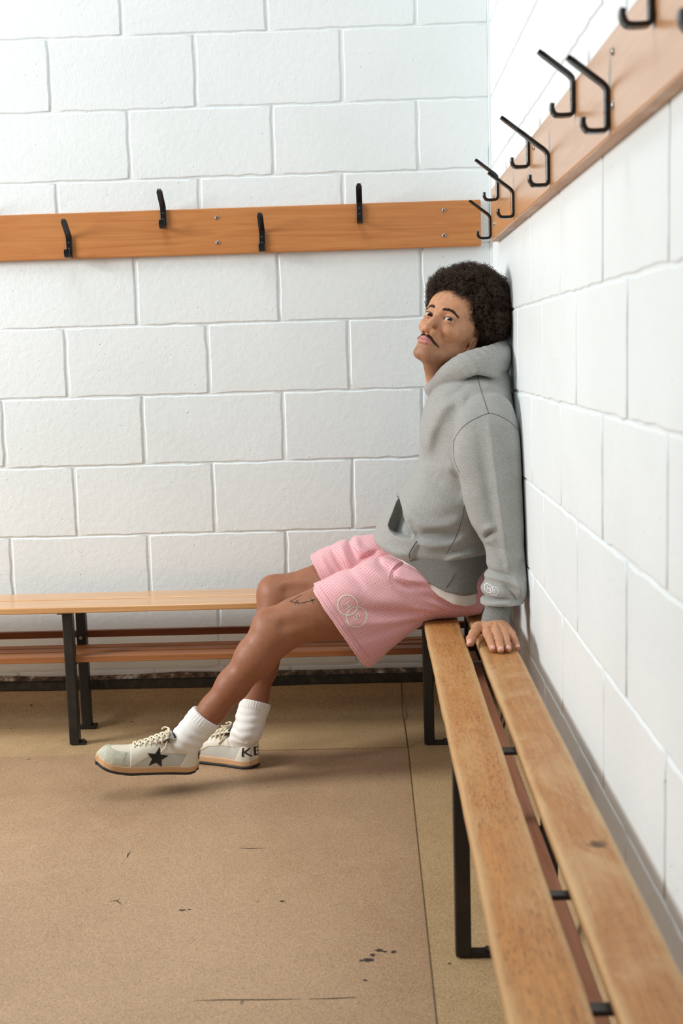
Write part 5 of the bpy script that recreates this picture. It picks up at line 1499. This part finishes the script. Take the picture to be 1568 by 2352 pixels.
def words(parent, text, place, hgt, width, m_, name='lettering'):
    """flat letters from the built-in font laid through place(u, v)"""
    cu = bpy.data.curves.new('t', 'FONT'); cu.body = text; cu.align_x = 'CENTER'; cu.align_y = 'CENTER'; cu.size = 1.0
    o = bpy.data.objects.new('t', cu); C.objects.link(o)
    me = bpy.data.meshes.new_from_object(o.evaluated_get(bpy.context.evaluated_depsgraph_get()))
    bpy.data.objects.remove(o); 
    bm = bmesh.new(); bm.from_mesh(me); bmesh.ops.triangulate(bm, faces=bm.faces)
    xs = [v.co.x for v in bm.verts]; ys = [v.co.y for v in bm.verts]
    cx, cy, sx, sy = (min(xs)+max(xs))/2, (min(ys)+max(ys))/2, max(xs)-min(xs), max(ys)-min(ys)
    ok = True
    bmesh.ops.subdivide_edges(bm, edges=bm.edges, cuts=1, use_grid_fill=True)
    for v in bm.verts:
        p = place((v.co.x-cx)/sx*width, (v.co.y-cy)/sy*hgt)
        v.co = Vector(p)
    return from_bm(name, bm, m_, parent)
def frame(heel, yaw, pitch, roll):
    """shoe axes: the toe towards -x turned by yaw (to the viewer > 0), toe up by pitch, roll about the long axis"""
    fx = np.array([-math.cos(yaw), -math.sin(yaw), 0.0]); up = np.array([0, 0, 1.0]); ly = np.cross(up, fx)
    fx2 = fx*math.cos(pitch)+up*math.sin(pitch); up2 = np.cross(fx2, ly)
    ly2 = ly*math.cos(roll)+up2*math.sin(roll); up3 = np.cross(fx2, ly2)
    T = np.eye(4); T[:3, 0], T[:3, 1], T[:3, 2], T[:3, 3] = fx2, ly2, up3, heel
    return T
TN = frame(at(452, 1768, -0.665), math.radians(17), math.radians(8), math.radians(-6))
TN[:3, :3] *= 0.955
TF = frame(np.array([at(592, 1762, -0.515)[0], -0.515, FZ+0.001]), math.radians(-24), 0.0, 0.0)
TF[:3, :3] *= 0.97
sn, bvn, WN = shoe(TN, False, 'raised trainer with a black star on its outer side', 1)
sf, bvf, WF = shoe(TF, True, 'trainer standing flat on the floor, lettering on its heel', -1)
def heel_place(bv, W, flip):
    def f(u, v):
        # wrap around the heel: u runs along the back, from the inner side to the outer
        ang = math.pi+(-u if flip else u)/0.031+(0.45 if flip else 0.60); z = 0.052+v
        o = np.array([0.036, 0, z]); d = np.array([math.cos(ang), math.sin(ang), 0])
        p, n_ = ray(bv, o+d*0.09, -d)
        if p is None: p = o+d*0.03
        return W([p+d*0.0016])[0]
    return f
words(sf, 'KEI', heel_place(bvf, WF, True), 0.0260, 0.064, M['black'], 'heel_lettering')
words(sn, 'KEI', heel_place(bvn, WN, False), 0.0260, 0.064, M['black'], 'heel_lettering')
# socks
def sock(top, topr, axis_top, T, flip):
    R3, t3 = T[:3, :3], T[:3, 3]; fl = np.array([1, -1 if flip else 1, 1]); W1 = lambda v: R3@(np.array(v)*fl)+t3
    ank, hl, mid = W1((0.043, 0, 0.098)), W1((0.030, 0, 0.066)), W1((0.080, 0, 0.064))
    ax = axis_top/np.linalg.norm(axis_top)
    pts = [top, top*0.55+ank*0.45, ank]
    def f(P):
        d = chain(P, pts, [topr, topr*0.97, 0.0335], 0.02)
        d = smin(d, cap(P, top, top-ax*0.085, topr*0.985, 0.039), 0.015); d = smin(d, cap(P, ank, hl, 0.032, 0.025), 0.02); d = smin(d, cap(P, ank, mid, 0.031, 0.022), 0.02)
        u = (P-top.astype(f32))@ax.astype(f32)                                 # along the leg, up positive
        g = np.cross(ax, [0, 1, 0]); g = g/np.linalg.norm(g); h2 = np.cross(ax, g); q = P-top.astype(f32)
        ang = np.arctan2(q@h2.astype(f32), q@g.astype(f32))
        d = d-0.0007*np.cos(ang*34)*(u > -0.024)-0.0016*sstep(-0.026, -0.020, u)
        cr_ = np.sin((u+0.06)*260+1.5*np.sin(ang*2)); d = d-0.0011*cr_*sstep(-0.03, -0.045, u)
        return smax(d, u, 0.003)
    lo = np.minimum(np.minimum(top, ank), np.minimum(hl, mid))-0.10; hi = np.maximum(np.maximum(top, ank), np.maximum(hl, mid))+0.10
    V, F = sdf_mesh(f, lo, hi, 0.0020)
    return np_mesh('sock', V, F, M['sock'], man)
s1 = sock(at(475, 1644, -0.655), 0.0395, at(627, 1447, -0.625)-at(474, 1648, -0.655), TN, False); s1['label'] = 'white ribbed sock on the raised foot'
s2 = sock(at(588, 1612, -0.50), 0.0390, at(640, 1372, -0.378)-at(578, 1632, -0.50), TF, True); s2['label'] = 'white ribbed sock on the foot set down'
